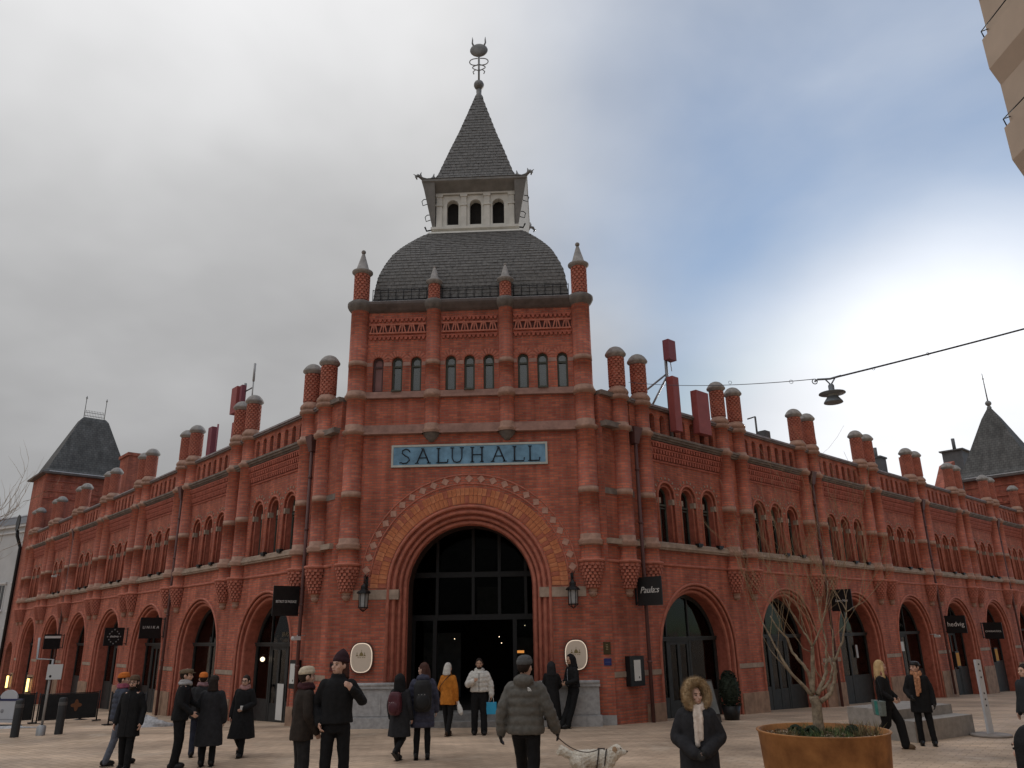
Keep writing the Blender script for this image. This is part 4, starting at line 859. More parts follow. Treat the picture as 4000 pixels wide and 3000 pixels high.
# multi-stemmed bare tree : stems read from the photo at the planter's distance
def Z_(x,y): return (2850+x*.5122,1950+y*.5122)
stems=[([(672,1640),(655,1560),(640,1500)],.05,.043,0),([(640,1500),(560,1420),(480,1340),(400,1215),(330,1090),(250,940)],.019,.006,.0),([(480,1340),(400,1255),(310,1150)],.009,.004,.02),
 ([(625,1490),(622,1400),(600,1320),(540,1240),(480,1170),(440,1060),(360,980),(310,890)],.021,.005,.06),([(630,1480),(638,1350),(634,1200),(630,1125)],.024,.015,-.05),
 ([(630,1125),(670,1045),(700,990),(720,880),(745,760),(750,620)],.010,.004,-.05),([(630,1125),(600,1060),(560,1000),(470,860),(430,760)],.011,.004,-.03),([(560,1000),(545,900),(500,780)],.006,.003,-.1),
 ([(668,1490),(700,1420),(735,1320),(738,1220)],.022,.012,.1),([(738,1220),(730,1060),(690,900),(670,760)],.010,.004,.1),([(690,1545),(740,1510),(775,1470),(800,1390),(808,1310),(795,1240)],.023,.014,.0),
 ([(795,1240),(830,1160),(860,1080),(880,960),(890,860)],.012,.006,.0),([(890,860),(850,780),(820,735),(760,650)],.005,.002,.0),([(890,860),(960,815),(1030,780)],.005,.002,.04),([(890,860),(885,760),(900,690)],.004,.002,-.03),
 ([(795,1240),(788,1100),(785,1000),(760,950)],.009,.004,.05),([(660,1480),(720,1440),(770,1380),(785,1280),(760,1200)],.016,.008,.18),([(700,1250),(750,1310),(795,1345)],.005,.003,.05),([(650,1290),(700,1370),(720,1410)],.006,.004,.1),([(620,1165),(560,1140),(490,1020)],.006,.002,-.1)]
tr=thing('planter_tree','bare many-stemmed young tree growing in the rusty planter','tree',T(PC.x,PC.y,pz))
BARK=mat('pale_bark',(.21,.155,.105),.85,noise=.4,nscale=18,bump=.4,bscale=60,col2=(.36,.285,.20)); TW=mat('twig_bark',(.27,.19,.115),.85,noise=.3,nscale=20)
inv=T(PC.x,PC.y,pz).inverted(); tips=[]
mt_=MB(); ms_=MB()
for k,(pts,r0,r1,dy) in enumerate(stems):
    Pp=[]
    n=len(pts)
    for i,(x,y) in enumerate(pts):
        q=at(*Z_(x,y),PC.y+dy*(i/(n-1)) + (0 if k==0 else .02*math.sin(k*3+i))); Pp.append(inv@q)
    if k==0: Pp[0].z=H_-.08
    # refine with a little wobble
    F=[]
    for a,b in zip(Pp,Pp[1:]):
        for j in range(3): F.append(a.lerp(b,j/3)+Vector((random.gauss(0,.004),random.gauss(0,.004),0)))
    F.append(Pp[-1]); rr=[1.25*(r0+(r1-r0)*i/(len(F)-1)) for i in range(len(F))]
    (mt_ if k==0 else ms_).tube([tuple(p) for p in F],rr,7)
    if k: tips.append((F[-1],(F[-1]-F[-4]).normalized(),r1))
    for i in range(4,len(F)-1,3):
        if r0<.02 or i>len(F)*.5: tips.append((F[i],((F[i+1]-F[i]).normalized()+Vector((random.gauss(0,.6),random.gauss(0,.6),random.random()*.5))).normalized(),rr[i]*.5))
mt_.build('trunk',BARK,tr); ms_.build('limbs',BARK,tr)
mw=MB()
def twig(p,d,r,L_,dep):
    pts=[p]; n=6
    for i in range(n):
        d=(d+Vector((random.gauss(0,.12),random.gauss(0,.12),.10))).normalized(); p=p+d*L_/n; pts.append(p)
    mw.tube([tuple(q) for q in pts],[max(.0016,r*(1-.7*i/n)) for i in range(n+1)],4,caps=False)
    if dep>0:
        for i in(2,3,4,6):
            if random.random()<.75: twig(pts[i],(d+Vector((random.gauss(0,.5),random.gauss(0,.5),random.gauss(.1,.3)))).normalized(),r*.6,L_*(.45+.3*random.random()),dep-1)
for p,d,r in tips:
    if p.z>1.75 and random.random()<.85: twig(p,(d+Vector((random.gauss(-.12,.35),random.gauss(0,.35),.45))).normalized(),max(.0032,min(.005,r*.8)),.75+.7*random.random(),random.choice((1,1,2)))
mw.build('twigs',TW,tr,kind='stuff')
# ---- granite step block and perforated white post at the right
SB=mat('step_granite',(.30,.275,.25),.8,noise=.2,nscale=6,bump=.1,bscale=60)
t=thing('stone_steps','pale granite step block behind the couple at the right','steps',T(9.55,18.6,0)@RZ(R(33)))
m=MB(); m.box(-1.2,1.15,0,1.6,0,.42); m.build('lower_step',SB,t); m=MB(); m.box(-1.2,1.1,.42,1.6,.42,.62); m.build('upper_step',SB,t)
t=thing('perforated_post','white perforated metal post on a round base at the right','post',T(10.66,18.87,0)@RZ(R(20)))
m=MB(); m.lathe([(0,0),(.42,0),(.42,.035),(.40,.05),(0,.055)],28); m.build('base',mat('base_plate',(.25,.22,.2),.7,noise=.2),t)
m=MB(); m.box(-.075,.075,-.03,.03,.05,1.62); po=m.build('upright',mat('white_post',(.52,.53,.55),.5,noise=.08),t)
m=MB()
for z in(1.52,1.38,1.24,.90,.77,.64): m.ball((0,-.03,z),.022,n=8,sc_=(1,.2,1))
m.build('holes',BLK,po)
# ---- street things on the left
STL=mat('galv_post',(.36,.37,.38),.5,metal=.4,noise=.15)
t=thing('sign_pole','crooked galvanised sign pole with a blank white plate at the left','sign pole',T(-12.42,21.72,0))
m=MB(); m.lathe([(.11,0),(.11,.22),(.05,.25)],10); m.tube([(0,0,.2),(.02,0,1.86),(-.42,0,1.88),(-.44,0,2.42)],.032,8); m.build('pole',STL,t); m=MB(); m.box(-.06,.34,-.06,-.035,1.36,1.74); m.build('plate',mat('white_plate',(.50,.51,.52),.5),t); m=MB(); m.ball((.05,-.062,1.44),.035,n=8,sc_=(1,.1,1)); m.build('bolt',IRON,t)
for x,y,lb in((-12.90,21.4,'dark slim bollard in front of the white board at the far left'),(-12.08,21.95,'dark slim bollard beside the crooked sign pole')):
    t=thing('bollard',lb,'bollard',T(x,y,zg(y)),'bollards'); m=MB(); m.lathe([(.10,0),(.10,.85),(.085,.89),(0,.90)],12); m.build('post',mat('bollard_dark',(.035,.036,.038),.6,noise=.2),t); m=MB(); m.lathe([(.103,.70),(.105,.71),(.105,.78),(.103,.79)],12); m.build('collar',mat('bollard_band',(.10,.10,.10),.5),t)
t=thing('street_board','white pavement board with round top and blue band at the far left','sandwich board',T(-15.75,25.6,zg(25.6))@RZ(R(-12)))
m=MB(); m.box(-.55,.45,-.03,.03,.12,.78); bd=m.build('board',mat('board_white',(.46,.47,.50),.5,noise=.05),t); m=MB(); m.prism([(-.32+0,.80)]+[(-.05+.32*math.cos(a),.80+.26*math.sin(a)) for a in[PI*i/14 for i in range(14,-1,-1)]][1:],-.025,.025); m.build('round_top',mat('board_white',(.46,.47,.50)),t)
m=MB(); m.box(-.58,.48,-.04,.04,.74,.80); m.build('blue_band',mat('navy',(.03,.035,.10),.5),t); m=MB(); m.box(-.50,.40,-.034,-.03,.2,.22); m.ball((-.2,-.033,.45),.06,n=10,sc_=(1,.1,1)); m.build('print',mat('pale_print',(.25,.25,.27),.6),bd)
m=MB(); m.box(-.58,.48,-.12,.12,0,.05); m.tube([(.46,0,.05),(.46,0,.8)],.03,6); m.tube([(-.56,0,.05),(-.56,0,.8)],.03,6); m.build('stand',IRON,t)
# terrace screens with emblem
def screen(p0,p1,lb,emb=False):
    p0,p1=Vector(p0),Vector(p1); L_=(p1-p0).length; a=math.atan2(p1.y-p0.y,p1.x-p0.x); z=zg((p0.y+p1.y)/2)
    t=thing('terrace_screen',lb,'screen',T(p0.x,p0.y,z)@RZ(a),'terrace screens'); m=MB(); m.box(.03,L_-.03,-.012,.012,.10,.88); pn_=m.build('panel',mat('black_canvas',(.016,.016,.017),.8,noise=.3),t)
    m=MB()
    for x in(0,L_): m.tube([(x,0,0),(x,0,.95)],.022,8); m.box(x-.13,x+.13,-.13,.13,0,.025)
    m.tube([(0,0,.90),(L_,0,.90)],.016,6); m.build('frame',IRON,t)
    if emb:
        m=MB(); m.prism([(L_*.62+.17*math.cos(b)*(.75+.25*math.cos(4*b)),.52+.19*math.sin(b)*(.75+.25*math.cos(4*b))) for b in[2*PI*i/24 for i in range(24)]],-.018,-.013); m.build('emblem',mat('rust_emblem',(.16,.065,.03),.7),pn_)
screen((-15.7,27.1),(-14.25,28.1),'black terrace screen with rusty diamond emblem at the left',True); screen((-16.9,26.3),(-15.8,27.05),'plain black terrace screen left of the emblem screen'); screen((-12.6,25.6),(-11.2,24.9),'plain black screen by the UNIKA arch behind the standing men')
t=thing('terrace_table','round dark terrace table behind the emblem screen','table',T(-15.4,29.2,zg(29.2))); m=MB(); m.lathe([(0,.72),(.4,.72),(.4,.75),(0,.76)],20); m.build('top',DKF,t); m=MB(); m.lathe([(.25,0),(.04,.04),(.04,.72)],12); m.build('leg',IRON,t)
# snow heaps
def heap(c,rx,ry,h,lb):
    m=MB(); n=20
    for j in range(7):
        f=j/6
        for i in range(n):
            a=2*PI*i/n; r=(1-f)**.7*(1+.25*math.sin(3*a+j)+.12*random.random()); m.v.append((rx*r*math.cos(a),ry*r*math.sin(a),h*f*(1+.2*random.random()) if 0<f else -.1))
    for j in range(6):
        for i in range(n): m.f.append([j*n+i,j*n+(i+1)%n,(j+1)*n+(i+1)%n,(j+1)*n+i]); m.m.append(0); m.sm.append(True); m.uv.append(None)
    o=m.build('snow_heap',mat('old_snow',(.42,.42,.43),.8,noise=.4,nscale=9,bump=.8,bscale=18)); o.location=(c[0],c[1],zg(c[1])); tag(o,lb,'snow','old snow heaps')
heap((-11.0,24.6),.75,.45,.28,'dirty heap of old snow by the UNIKA arch behind the bearded man'); heap((-15.2,24.9),.8,.35,.06,'thin strip of old snow beside the white pavement board'); heap((8.0,19.6),.8,.35,.05,'thin patch of old snow beside the stone steps')
# chalkboard and bush by the first right arch
t=thing('chalkboard','leaning wooden A-board with grey slate by the right arch','sandwich board',T(5.2,22.75,zg(22.7))@RZ(R(30)))
for sy,nm in((-1,'front_board'),(1,'back_board')):
    m=MB(); m.hexa([(-.28,sy*.26-.015,.0),(.28,sy*.26-.015,.0),(.28,sy*.26+.015,.0),(-.28,sy*.26+.015,.0)],[(-.24,sy*.03-.015,1.08),(.24,sy*.03-.015,1.08),(.24,sy*.03+.015,1.08),(-.24,sy*.03+.015,1.08)]); b_o=m.build(nm,mat('board_wood',(.05,.04,.035),.7),t)
    if sy<0: m=MB(); m.hexa([(-.23,-.262,.22),(.23,-.262,.22),(.23,-.25,.22),(-.23,-.25,.22)],[(-.20,-.065,1.04),(.20,-.065,1.04),(.20,-.055,1.04),(-.20,-.055,1.04)]); m.build('slate',mat('chalk_slate',(.16,.165,.16),.8,noise=.3),b_o)
t=thing('potted_bush','dark clipped bush in a black pot by the right arch','plant',T(6.1,23.6,zg(23.6))); m=MB(); m.lathe([(.0,0),(.2,0),(.27,.38),(.25,.38),(.0,.34)],16); m.build('pot',BLK,t)
m=MB(); m.ball((0,0,.80),1,n=14,sc_=(.27,.27,.47)); m.build('bush_core',mat('bush_leaf',(.018,.026,.016),.8,noise=.5,nscale=12),t)
m=MB()
for i in range(1300):
    u=random.random(); a=random.random()*6.28; z=.36+.95*u; r=.30*math.sqrt(max(.02,1-((u-.35)/.68)**2))*(.75+.3*random.random()); s0=len(m.v); sz=.022+.02*random.random()
    m.add([(-sz,0,0),(0,-sz*.6,0),(sz,0,0),(0,sz*.6,0)],[(0,1,2,3)]); m.xf(T(r*math.cos(a),r*math.sin(a),z)@Matrix.Rotation(random.random()*6,4,'Z')@Matrix.Rotation(random.random()*3,4,'X'),s0)
m.build('foliage',mat('bush_leaf',(.018,.026,.016),.8,noise=.5,nscale=12),t,kind='stuff')
m=MB(); m.tube([(0,0,.3),(0,0,1.1)],.02,5); m.build('stem',TW,t)
for x,z,s_,lb in((.55,.95,23.4,'orange poster in a dark frame under the hedvig sign'),(.55,1.0,28.9,'orange poster beyond the white perforated post')):
    t=thing('framed_poster',lb,'poster',HM@WM(1,s_+x)); m=MB(); m.box(-.24,.24,-.1,.03,z-.42,z+.28); m.build('frame',BLK,t); m=MB(); m.box(-.2,.2,-.106,-.1,z-.36,z+.22); m.build('sheet',mat('orange_sheet',(.50,.22,.02),.6),t)
# ---- neighbouring buildings
NB=mat('grey_plaster',(.50,.505,.51),.85,noise=.1,nscale=.6); 
pA=at(110,2300,66.); pB=at(-420,2300,78.); ang=math.atan2(pB.y-pA.y,pB.x-pA.x)
t=thing('plaster_house','pale grey plaster house with dark roof beyond the left wing','building',T(pA.x,pA.y,-3)@RZ(ang)@T(0,0,0)); hN=at(60,2050,66.).z+3
sg=-1
m=MB(); m.box(-9,16,-12,0,0,hN); m.build('wall',NB,t)
m=MB(); m.box(-9.2,16.2,-12.2,.25,hN,hN+.22); m.box(-9.1,16.1,-12.1,.14,hN-.5,hN-.38); m.build('cornice',mat('grey_trim',(.58,.58,.58),.8),t)
m=MB(); m.add([(-9.3,.3,hN+.22),(16.3,.3,hN+.22),(16.3,-2.5,hN+1.6),(-9.3,-2.5,hN+1.6),(16.3,-12,hN+1.9),(-9.3,-12,hN+1.9)],[(0,1,2,3),(3,2,4,5)]); m.build('roof',mat('dark_sheet_roof',(.09,.09,.10),.6,noise=.2),t)
m=MB(); m.box(-9.2,16.2,-2.6,-2.4,hN+1.6,hN+1.72); m.build('snow_on_roof',SNOW,t)
for fz in(4.2,7.9):
    for i in range(12):
        x=-8+2.0*i; m=MB(); m.box(x-.55,x+.55,0,.05,fz-.1,fz+2.1); m.box(x-.65,x+.65,0,.16,fz-.2,fz-.1); m.box(x-.65,x+.65,0,.14,fz+2.1,fz+2.25); f=m.build('window',MATS['grey_trim'],t); m=MB(); m.box(x-.45,x-.03,.05,.055,fz,fz+2.0); m.box(x+.03,x+.45,.05,.055,fz,fz+2.0); m.build('pane',mat('dull_pane',(.06,.065,.07),.25,spec=.6),f)
t=thing('dish_lamp','round black dish on a bent pipe at the far left corner','street fixture',HM@WM(-1,42.9)); m=MB(); m.lathe([(0,-.06),(.55,-.05),(.6,.02),(.5,.0),(0,.03)],24); m.xf(T(-.2,-.5,10.3)@Matrix.Rotation(PI/2,4,'X')); m.build('dish',BLK,t); m=MB(); m.tube([(-.2,-.45,9.8),(-.2,-.4,9.4),(-.05,-.12,8.6),(-.05,-.12,-.5)],.11,8); m.build('pipe',BLK,t)
# bare street tree reaching in at the far left
tc_=at(-170,2300,40.); t=thing('bare_street_tree','bare tree twigs reaching in at the left edge above the plaster house','tree',T(tc_.x,tc_.y,zg(40)))
m=MB(); m.tube([(0,0,0),(.1,0,3),(.0,.1,6),(.15,0,9)],[.22,.18,.14,.08],8); m.build('trunk',TW,t); mw=MB()
for i in range(11):
    z=5+8*random.random(); twig(Vector((.1,0,min(z,9.))),Vector((1 if i%3 else -1,random.gauss(0,.5),.25+.3*random.random())).normalized(),.022,2.2+.9*random.random(),2)
mw.build('branches',TW,t,kind='stuff')
# beige house at the right edge
BE=mat('beige_plaster',(.52,.41,.32),.85,noise=.08,nscale=.8)
t=thing('beige_house','beige plaster house corner with bay windows at the upper right edge','building',T(15.47,20,0))
m=MB(); m.box(0,14,-34,0,-.5,27); m.build('wall',BE,t)
for zb,zt_ in((15.75,16.89),(19.09,20.22),(12.4,13.5),(22.4,23.5)):
    m=MB(); m.box(-.24,0,-2.6,-.02,zb,zt_); m.hexa([(-.0,-2.6,zb-.62),(.02,-2.6,zb-.62),(.02,-.02,zb-.62),(-.0,-.02,zb-.62)],[(-.24,-2.6,zb),(.02,-2.6,zb),(.02,-.02,zb),(-.24,-.02,zb)]); bw_=m.build('bay_window',BE,t)
    m=MB(); m.tube([(-.2,-.1,zt_),(-.26,-.1,zt_+.26),(-.02,-.1,zt_+.36)],.02,5); m.tube([(-.26,-.1,zt_+.26),(-.26,-2.5,zt_+.26)],.02,5); m.build('rail',IRON,bw_)
    m=MB(); m.box(-.03,0,-6.2,-4.2,zb-.3,zt_+.9); f=m.build('window',mat('beige_trim',(.40,.33,.27),.8),t); m=MB(); m.box(-.035,-.03,-6.0,-4.4,zb-.1,zt_+.7); m.build('pane',MATS['dull_pane'],f)
    m=MB(); m.box(-.05,0,-33,-2.9,zb-1.3,zb-1.15); m.build('moulding',mat('beige_dark_moulding',(.22,.15,.115),.8),t)  # projecting bands in a darker beige than the wall

# ---- things seen through the shop windows
for side,s_,x,z0,z1,w_,col,lb in((1,.54+B2+3*P,-.5,1.35,1.75,.5,PAP,'white poster in the window of the fourth right arch'),(1,.54+B2+3*P,-1.2,1.3,1.7,.3,PAP,'narrow white poster beside the larger one in the fourth right arch'),(1,.54+B2+2*P,.6,1.2,1.7,.16,mat('pale_print2',(.45,.45,.45),.6),'tall narrow white notice on the third right shop door'),(-1,.54+B2,.35,-.1,.95,.42,PAP,'pale menu panel standing in the first left shop door')):
    o=MB().box(x-w_/2,x+w_/2,.585,.60,z0,z1).build('poster',col,None,HM@WM(side,s_)); o.matrix_world=HM@WM(side,s_); tag(o,lb,'poster')
for side,k_,x,lb in((-1,1,.55,'beige curtain inside the second left arch'),(-1,0,-.9,'pale curtain inside the first left arch'),(-1,2,.6,'dim curtain inside the UNIKA arch'),(1,1,-.9,'brown curtain inside the second right arch')):
    m=MB(); pts=[(x+.5*(i/24-.5),.95+.03*math.sin(i*1.7)) for i in range(25)]
    for (a,b),(c,d) in zip(pts,pts[1:]): m.add([(a,b,-.8),(c,d,-.8),(c,d,3.0),(a,b,3.0)],[(0,1,2,3)],0,True)
    o=m.build('curtain',mat('curtain_beige',(.36,.27,.18),.9,noise=.2),None); o.matrix_world=HM@WM(side,.54+B2+k_*P); tag(o,lb,'curtain')
# ---------------------------------------------------------------- people
from mathutils import noise as mnoise
def capsule(mb,pts,radii,n=12,fl=None):
    """tapered rounded limb through pts"""
    pts=[Vector(p) for p in pts]; r=list(radii)
    a=(pts[0]-pts[1]).normalized(); b=(pts[-1]-pts[-2]).normalized(); P=[];Rr=[]
    for t in(85,55,28): P.append(pts[0]+a*r[0]*math.sin(R(t))); Rr.append(max(.001,r[0]*math.cos(R(t))))
    P+=pts;Rr+=r
    for t in(28,55,85): P.append(pts[-1]+b*r[-1]*math.sin(R(t))); Rr.append(max(.001,r[-1]*math.cos(R(t))))
    mb.tube([tuple(p) for p in P],Rr,n)
def loft(mb,rings,n=28,fold=0.,ph=0.):
    vs=[]
    for cx,cy,z,rx,ry in rings:
        for i in range(n):
            a=2*PI*i/n; f=1+fold*math.sin(7*a+ph+z*3)
            c,s=math.cos(a),math.sin(a); e=.88
            vs.append((cx+rx*f*(abs(c)**e)*(1 if c>=0 else -1),cy+ry*f*(abs(s)**e)*(1 if s>=0 else -1),z))
    fs=[]
    for j in range(len(rings)-1):
        for i in range(n): fs.append((j*n+i,j*n+(i+1)%n,(j+1)*n+(i+1)%n,(j+1)*n+i))
    fs.append(tuple(range(n-1,-1,-1))); fs.append(tuple((len(rings)-1)*n+i for i in range(n)))
    mb.add(vs,fs)
def interp(keys,z):
    for (z0,*a),(z1,*b) in zip(keys,keys[1:]):
        lo,hi=min(z0,z1),max(z0,z1)
        if lo-1e-9<=z<=hi+1e-9:
            t=(z-z0)/(z1-z0); return [x+(y-x)*t for x,y in zip(a,b)]
    return list(keys[-1][1:])
def remesh(mb,name,vox,m,smooth=3,lean=0.,k=1.,wob=0.,wsc=(8,8,3),disp=None):
    me=bpy.data.meshes.new('tmp'); me.from_pydata(mb.v,[],mb.f); o=bpy.data.objects.new('tmp',me); COL.objects.link(o)
    r=o.modifiers.new('r','REMESH'); r.mode='VOXEL'; r.voxel_size=vox; r.adaptivity=0
    if smooth: s=o.modifiers.new('s','SMOOTH'); s.iterations=smooth; s.factor=.5
    dg=bpy.context.evaluated_depsgraph_get(); dg.update(); out=bpy.data.meshes.new_from_object(o.evaluated_get(dg)); bpy.data.objects.remove(o); bpy.data.meshes.remove(me)
    n=len(out.vertices); co=np.empty(n*3); out.vertices.foreach_get('co',co); co=co.reshape(-1,3)
    if wob:
        no=np.empty(n*3); out.vertices.foreach_get('normal',no); no=no.reshape(-1,3); off=random.random()*40
        w_=np.array([mnoise.noise((c[0]*wsc[0]+off,c[1]*wsc[1],c[2]*wsc[2]))+.5*mnoise.noise((c[0]*wsc[0]*2.3,c[1]*wsc[1]*2.3+off,c[2]*wsc[2]*2.3)) for c in co]); co=co+no*(w_*wob)[:,None]
    bendco(co,lean); co*=k
    out.vertices.foreach_set('co',co.ravel()); out.materials.clear(); out.materials.append(m)
    out.polygons.foreach_set('use_smooth',[True]*len(out.polygons)); out.update(); out.name=name; return out
def bendco(co,lean):
    if lean:
        d=np.maximum(0,co[:,2]-.92); co[:,1]+=d*lean
def fin(mb,name,m,par,k,lean,M=None,kind=None):
    if M is not None: mb.xf(M)
    co=np.array(mb.v,float).reshape(-1,3); bendco(co,lean); co*=k; mb.v=[tuple(c) for c in co]; return mb.build(name,m,par,kind=kind)
def cloth(name,c,rough=.9,noise=.25,nscale=14,bump=.25,bscale=120): return mat(name,c,rough,noise=noise,nscale=nscale,bump=bump,bscale=bscale,spec=.2)
SK=mat('skin_fair',(.56,.345,.26),.55,noise=.08,nscale=18,spec=.4); SKD=mat('skin_olive',(.42,.25,.17),.55,noise=.08,nscale=18,spec=.4)
CB=cloth('coat_black',(.013,.013,.014)); CB2=cloth('coat_soft_black',(.024,.024,.027)); CB3=cloth('coat_warm_black',(.030,.023,.019)); TB=cloth('trouser_black',(.011,.011,.012)); SHO=mat('shoe_black',(.012,.011,.011),.5); 
EYE=mat('eye_dark',(.02,.015,.012),.3); LIP=mat('lip',(.30,.12,.10),.6); BROW=mat('brow',(.05,.035,.025),.9)
def limbpts(sx,a): return [Vector((sx*p[0],p[1],p[2])) for p in a]
def hand(mb,w_,d,up,sx,curl=.45,g=1.):
    """palm and five bent fingers leaving wrist w_ along d; up = thumb side"""
    d=Vector(d).normalized(); up=(Vector(up)-d*Vector(up).dot(d)).normalized(); nrm=d.cross(up)*sx
    pc=Vector(w_)+d*.045; m0=MB(); m0.ball((0,0,0),1,n=12,sc_=(.052,.022*g,.043*g)); M=Matrix((( *d,0),(*nrm,0),(*up,0),(0,0,0,1))).transposed(); m0.xf(T(*pc)@M); mb.add(m0.v,m0.f)
    for i,(o,l) in enumerate(((.028,.062),(.010,.072),(-.009,.066),(-.027,.050))):
        b=pc+d*.038+up*o; dd=(d+nrm*curl*.5).normalized(); e=b+dd*l*.55; d2=(d*.6+nrm*curl*1.4).normalized(); f=e+d2*l*.5
        capsule(mb,[b-d*.015,e,f],[.0105*g,.0098*g,.0085*g],8)
    b=Vector(w_)+d*.02+up*.024; e=b+(d*.7+up*.7+nrm*.25).normalized()*.038; f=e+(d*.9+up*.1+nrm*.45).normalized()*.032; capsule(mb,[b,e,f],[.0125*g,.0115*g,.0095*g],8)
ARM_DOWN=((.255,-.03,1.13),(.265,.05,.88))
LEG=((.095,.025,.50),(.10,-.02,.085))
def person(label,x,y,heading,H,coat,hem,trou,hat=None,hair=None,skin=SK,style='coat',bulk=.0,flare=.0,L=ARM_DOWN,Rr=ARM_DOWN,legL=LEG,legR=LEG,yaw=0.,tilt=0.,lean=0.,gloves=None,hood=None,collar=True,scarf=None,beard=None,glasses=False,shoes=SHO,tw=1.,vox=.0088,z=None,footyaw=0.,zoff=0.,lapel=None,boots=False):
    k=H/1.75; z=zg(y) if z is None else z
    t=thing('person',label,'person',T(x,y,z)@RZ(R(heading)),'people on the plaza')
    HMt=T(0,.0,1.505)@RZ(R(yaw))@Matrix.Rotation(R(tilt),4,'X')@Matrix.Scale(1.07,4)@T(0,0,-1.515)
    # ---- body, one surface
    b=MB(); h=MB()
    h.ball((0,-.005,1.645),1,n=18,sc_=(.075,.097,.105)); h.ball((0,.03,1.585),1,n=14,sc_=(.058,.066,.066)); h.ball((0,.058,1.555),1,n=10,sc_=(.030,.028,.024))
    capsule(h,[(0,.085,1.645),(0,.107,1.605)],[.009,.0155],8); h.ball((0,.088,1.572),1,n=8,sc_=(.026,.016,.014)); h.ball((0,.078,1.663),1,n=10,sc_=(.05,.02,.012))
    for s in(-1,1): h.ball((s*.078,-.008,1.625),1,n=8,sc_=(.012,.022,.032)); h.ball((s*.04,.062,1.61),1,n=8,sc_=(.026,.026,.024))
    h.xf(HMt); b.add(h.v,h.f); capsule(b,[(0,-.02,1.44),(0,.0,1.57)],[.062,.055])
    loft(b,[(0,0,1.47,.07,.06),(0,0,1.44,.15,.085),(0,0,1.36,.175,.105),(0,0,1.22,.155,.105),(0,0,1.08,.14,.095),(0,0,.96,.165,.11),(0,0,.88,.15,.10)],20)
    arms=[]
    for s,A in((-1,L),(1,Rr)):
        sh=Vector((s*.168,0,1.392)); el=Vector((s*A[0][0],A[0][1],A[0][2])); wr=Vector((s*A[1][0],A[1][1],A[1][2])); arms.append((s,sh,el,wr))
        capsule(b,[sh,el,wr],[.055,.042,.028]); d=(wr-el).normalized(); up=Vector((0,1,0)) if abs(d.z)>.6 else Vector((0,0,1)); hand(b,wr,d,up,-s,.5)
    legs=[]
    for s,A in((-1,legL),(1,legR)):
        hp=Vector((s*.09,0,.90)); kn=Vector((s*A[0][0],A[0][1],A[0][2])); an=Vector((s*A[1][0],A[1][1],A[1][2])); legs.append((s,hp,kn,an))
        capsule(b,[hp,kn,kn.lerp(an,.35),an],[.07,.043,.043,.028]); capsule(b,[an+Vector((0,-.03,-.03)),an+Vector((0,.12,-.05))],[.035,.028])
    inst('body',remesh(b,'body',vox,skin,2,lean,k),t)
    # ---- face
    for s in(-1,1):
        f=MB(); f.ball((s*.031,.0865,1.637),.0095,n=8,sc_=(1.25,.6,.75)); fin(f,'eye',EYE,t,k,lean,HMt)
        f=MB(); f.tube([(s*.017,.091,1.657),(s*.033,.090,1.663),(s*.049,.080,1.657)],.0045,5); fin(f,'eyebrow',BROW,t,k,lean,HMt)
    f=MB(); f.tube([(-.022,.097,1.571),(0,.103,1.573),(.022,.097,1.571)],[.003,.0055,.003],6); fin(f,'mouth',LIP,t,k,lean,HMt)
    if glasses:
        f=MB()
        for s in(-1,1): f.tube([(s*.033+.024*math.cos(a),.103,1.635+.019*math.sin(a)) for a in[2*PI*i/12 for i in range(13)]],.0028,5); f.tube([(s*.057,.10,1.64),(s*.08,.0,1.642)],.0028,5)
        f.tube([(-.009,.105,1.637),(.009,.105,1.637)],.0028,5); fin(f,'glasses',BLK,t,k,lean,HMt)
    if beard:
        f=MB(); f.ball((0,.040,1.545),1,n=14,sc_=(.060,.066,.042)); f.ball((0,.094,1.588),1,n=8,sc_=(.026,.010,.006))
        for s in(-1,1): f.ball((s*.064,.015,1.585),1,n=8,sc_=(.013,.026,.036))
        fin(f,'beard',beard,t,k,lean,HMt)
    # ---- trousers
    tr=MB(); loft(tr,[(0,0,1.0,.165,.115),(0,0,.90,.178,.13),(0,0,.82,.155,.12)],20)
    for s,hp,kn,an in legs:
        if boots: capsule(tr,[hp+Vector((0,0,-.02)),kn,kn.lerp(an,.3),an+Vector((0,0,.0))],[.092,.062,.066,.05])
        else: capsule(tr,[hp+Vector((0,0,-.02)),kn,kn.lerp(an,.5),an+Vector((0,-.005,-.01))],[.098*tw,.074*tw,.068*tw,.066*tw])
    inst('trousers',remesh(tr,'trousers',.0125,trou,3,lean,k,.006,(11,11,7)),t)
    for s,hp,kn,an in legs:
        f=MB(); pitch=0.
        if an.z>.11: pitch=-min(1.,(an.z-.085)*4.2)
        f.ball((0,.055,.0),1,n=16,sc_=(.047,.135,.062)); f.ball((0,-.03,.02),1,n=12,sc_=(.043,.06,.06))
        f.v=[(a,b_,max(-.042,c)) for a,b_,c in f.v]; f.box(-.043,.043,-.085,.17,-.05,-.04)
        M=T(an.x,an.y-.01,an.z-.035)@RZ(R(footyaw*s))@Matrix.Rotation(pitch,4,'X'); fin(f,'shoe',shoes,t,k,0.,M)
    # ---- coat
    c=MB(); B=bulk; fe=.9+.0
    keys=[(1.485,.078+B*.4,.078+B*.4),(1.465,.105+B*.5,.09+B*.5),(1.44,.142+B*.7,.104+B*.8),(1.40,.178+B*.9,.118+B),(1.32,.195+B,.135+B),(1.2,.19+B,.138+B),(1.06,.188+B,.136+B),(.94,.202+B,.148+B),(.80,.205+B+flare*.4,.150+B+flare*.4),(.6,.212+B+flare*.8,.158+B+flare*.8),(.2,.225+B+flare*1.5,.165+B+flare*1.5)]
    zs=list(np.arange(1.485,hem,-.017))+[hem]
    q=.0 if style!='puffer' else .017; per=.105
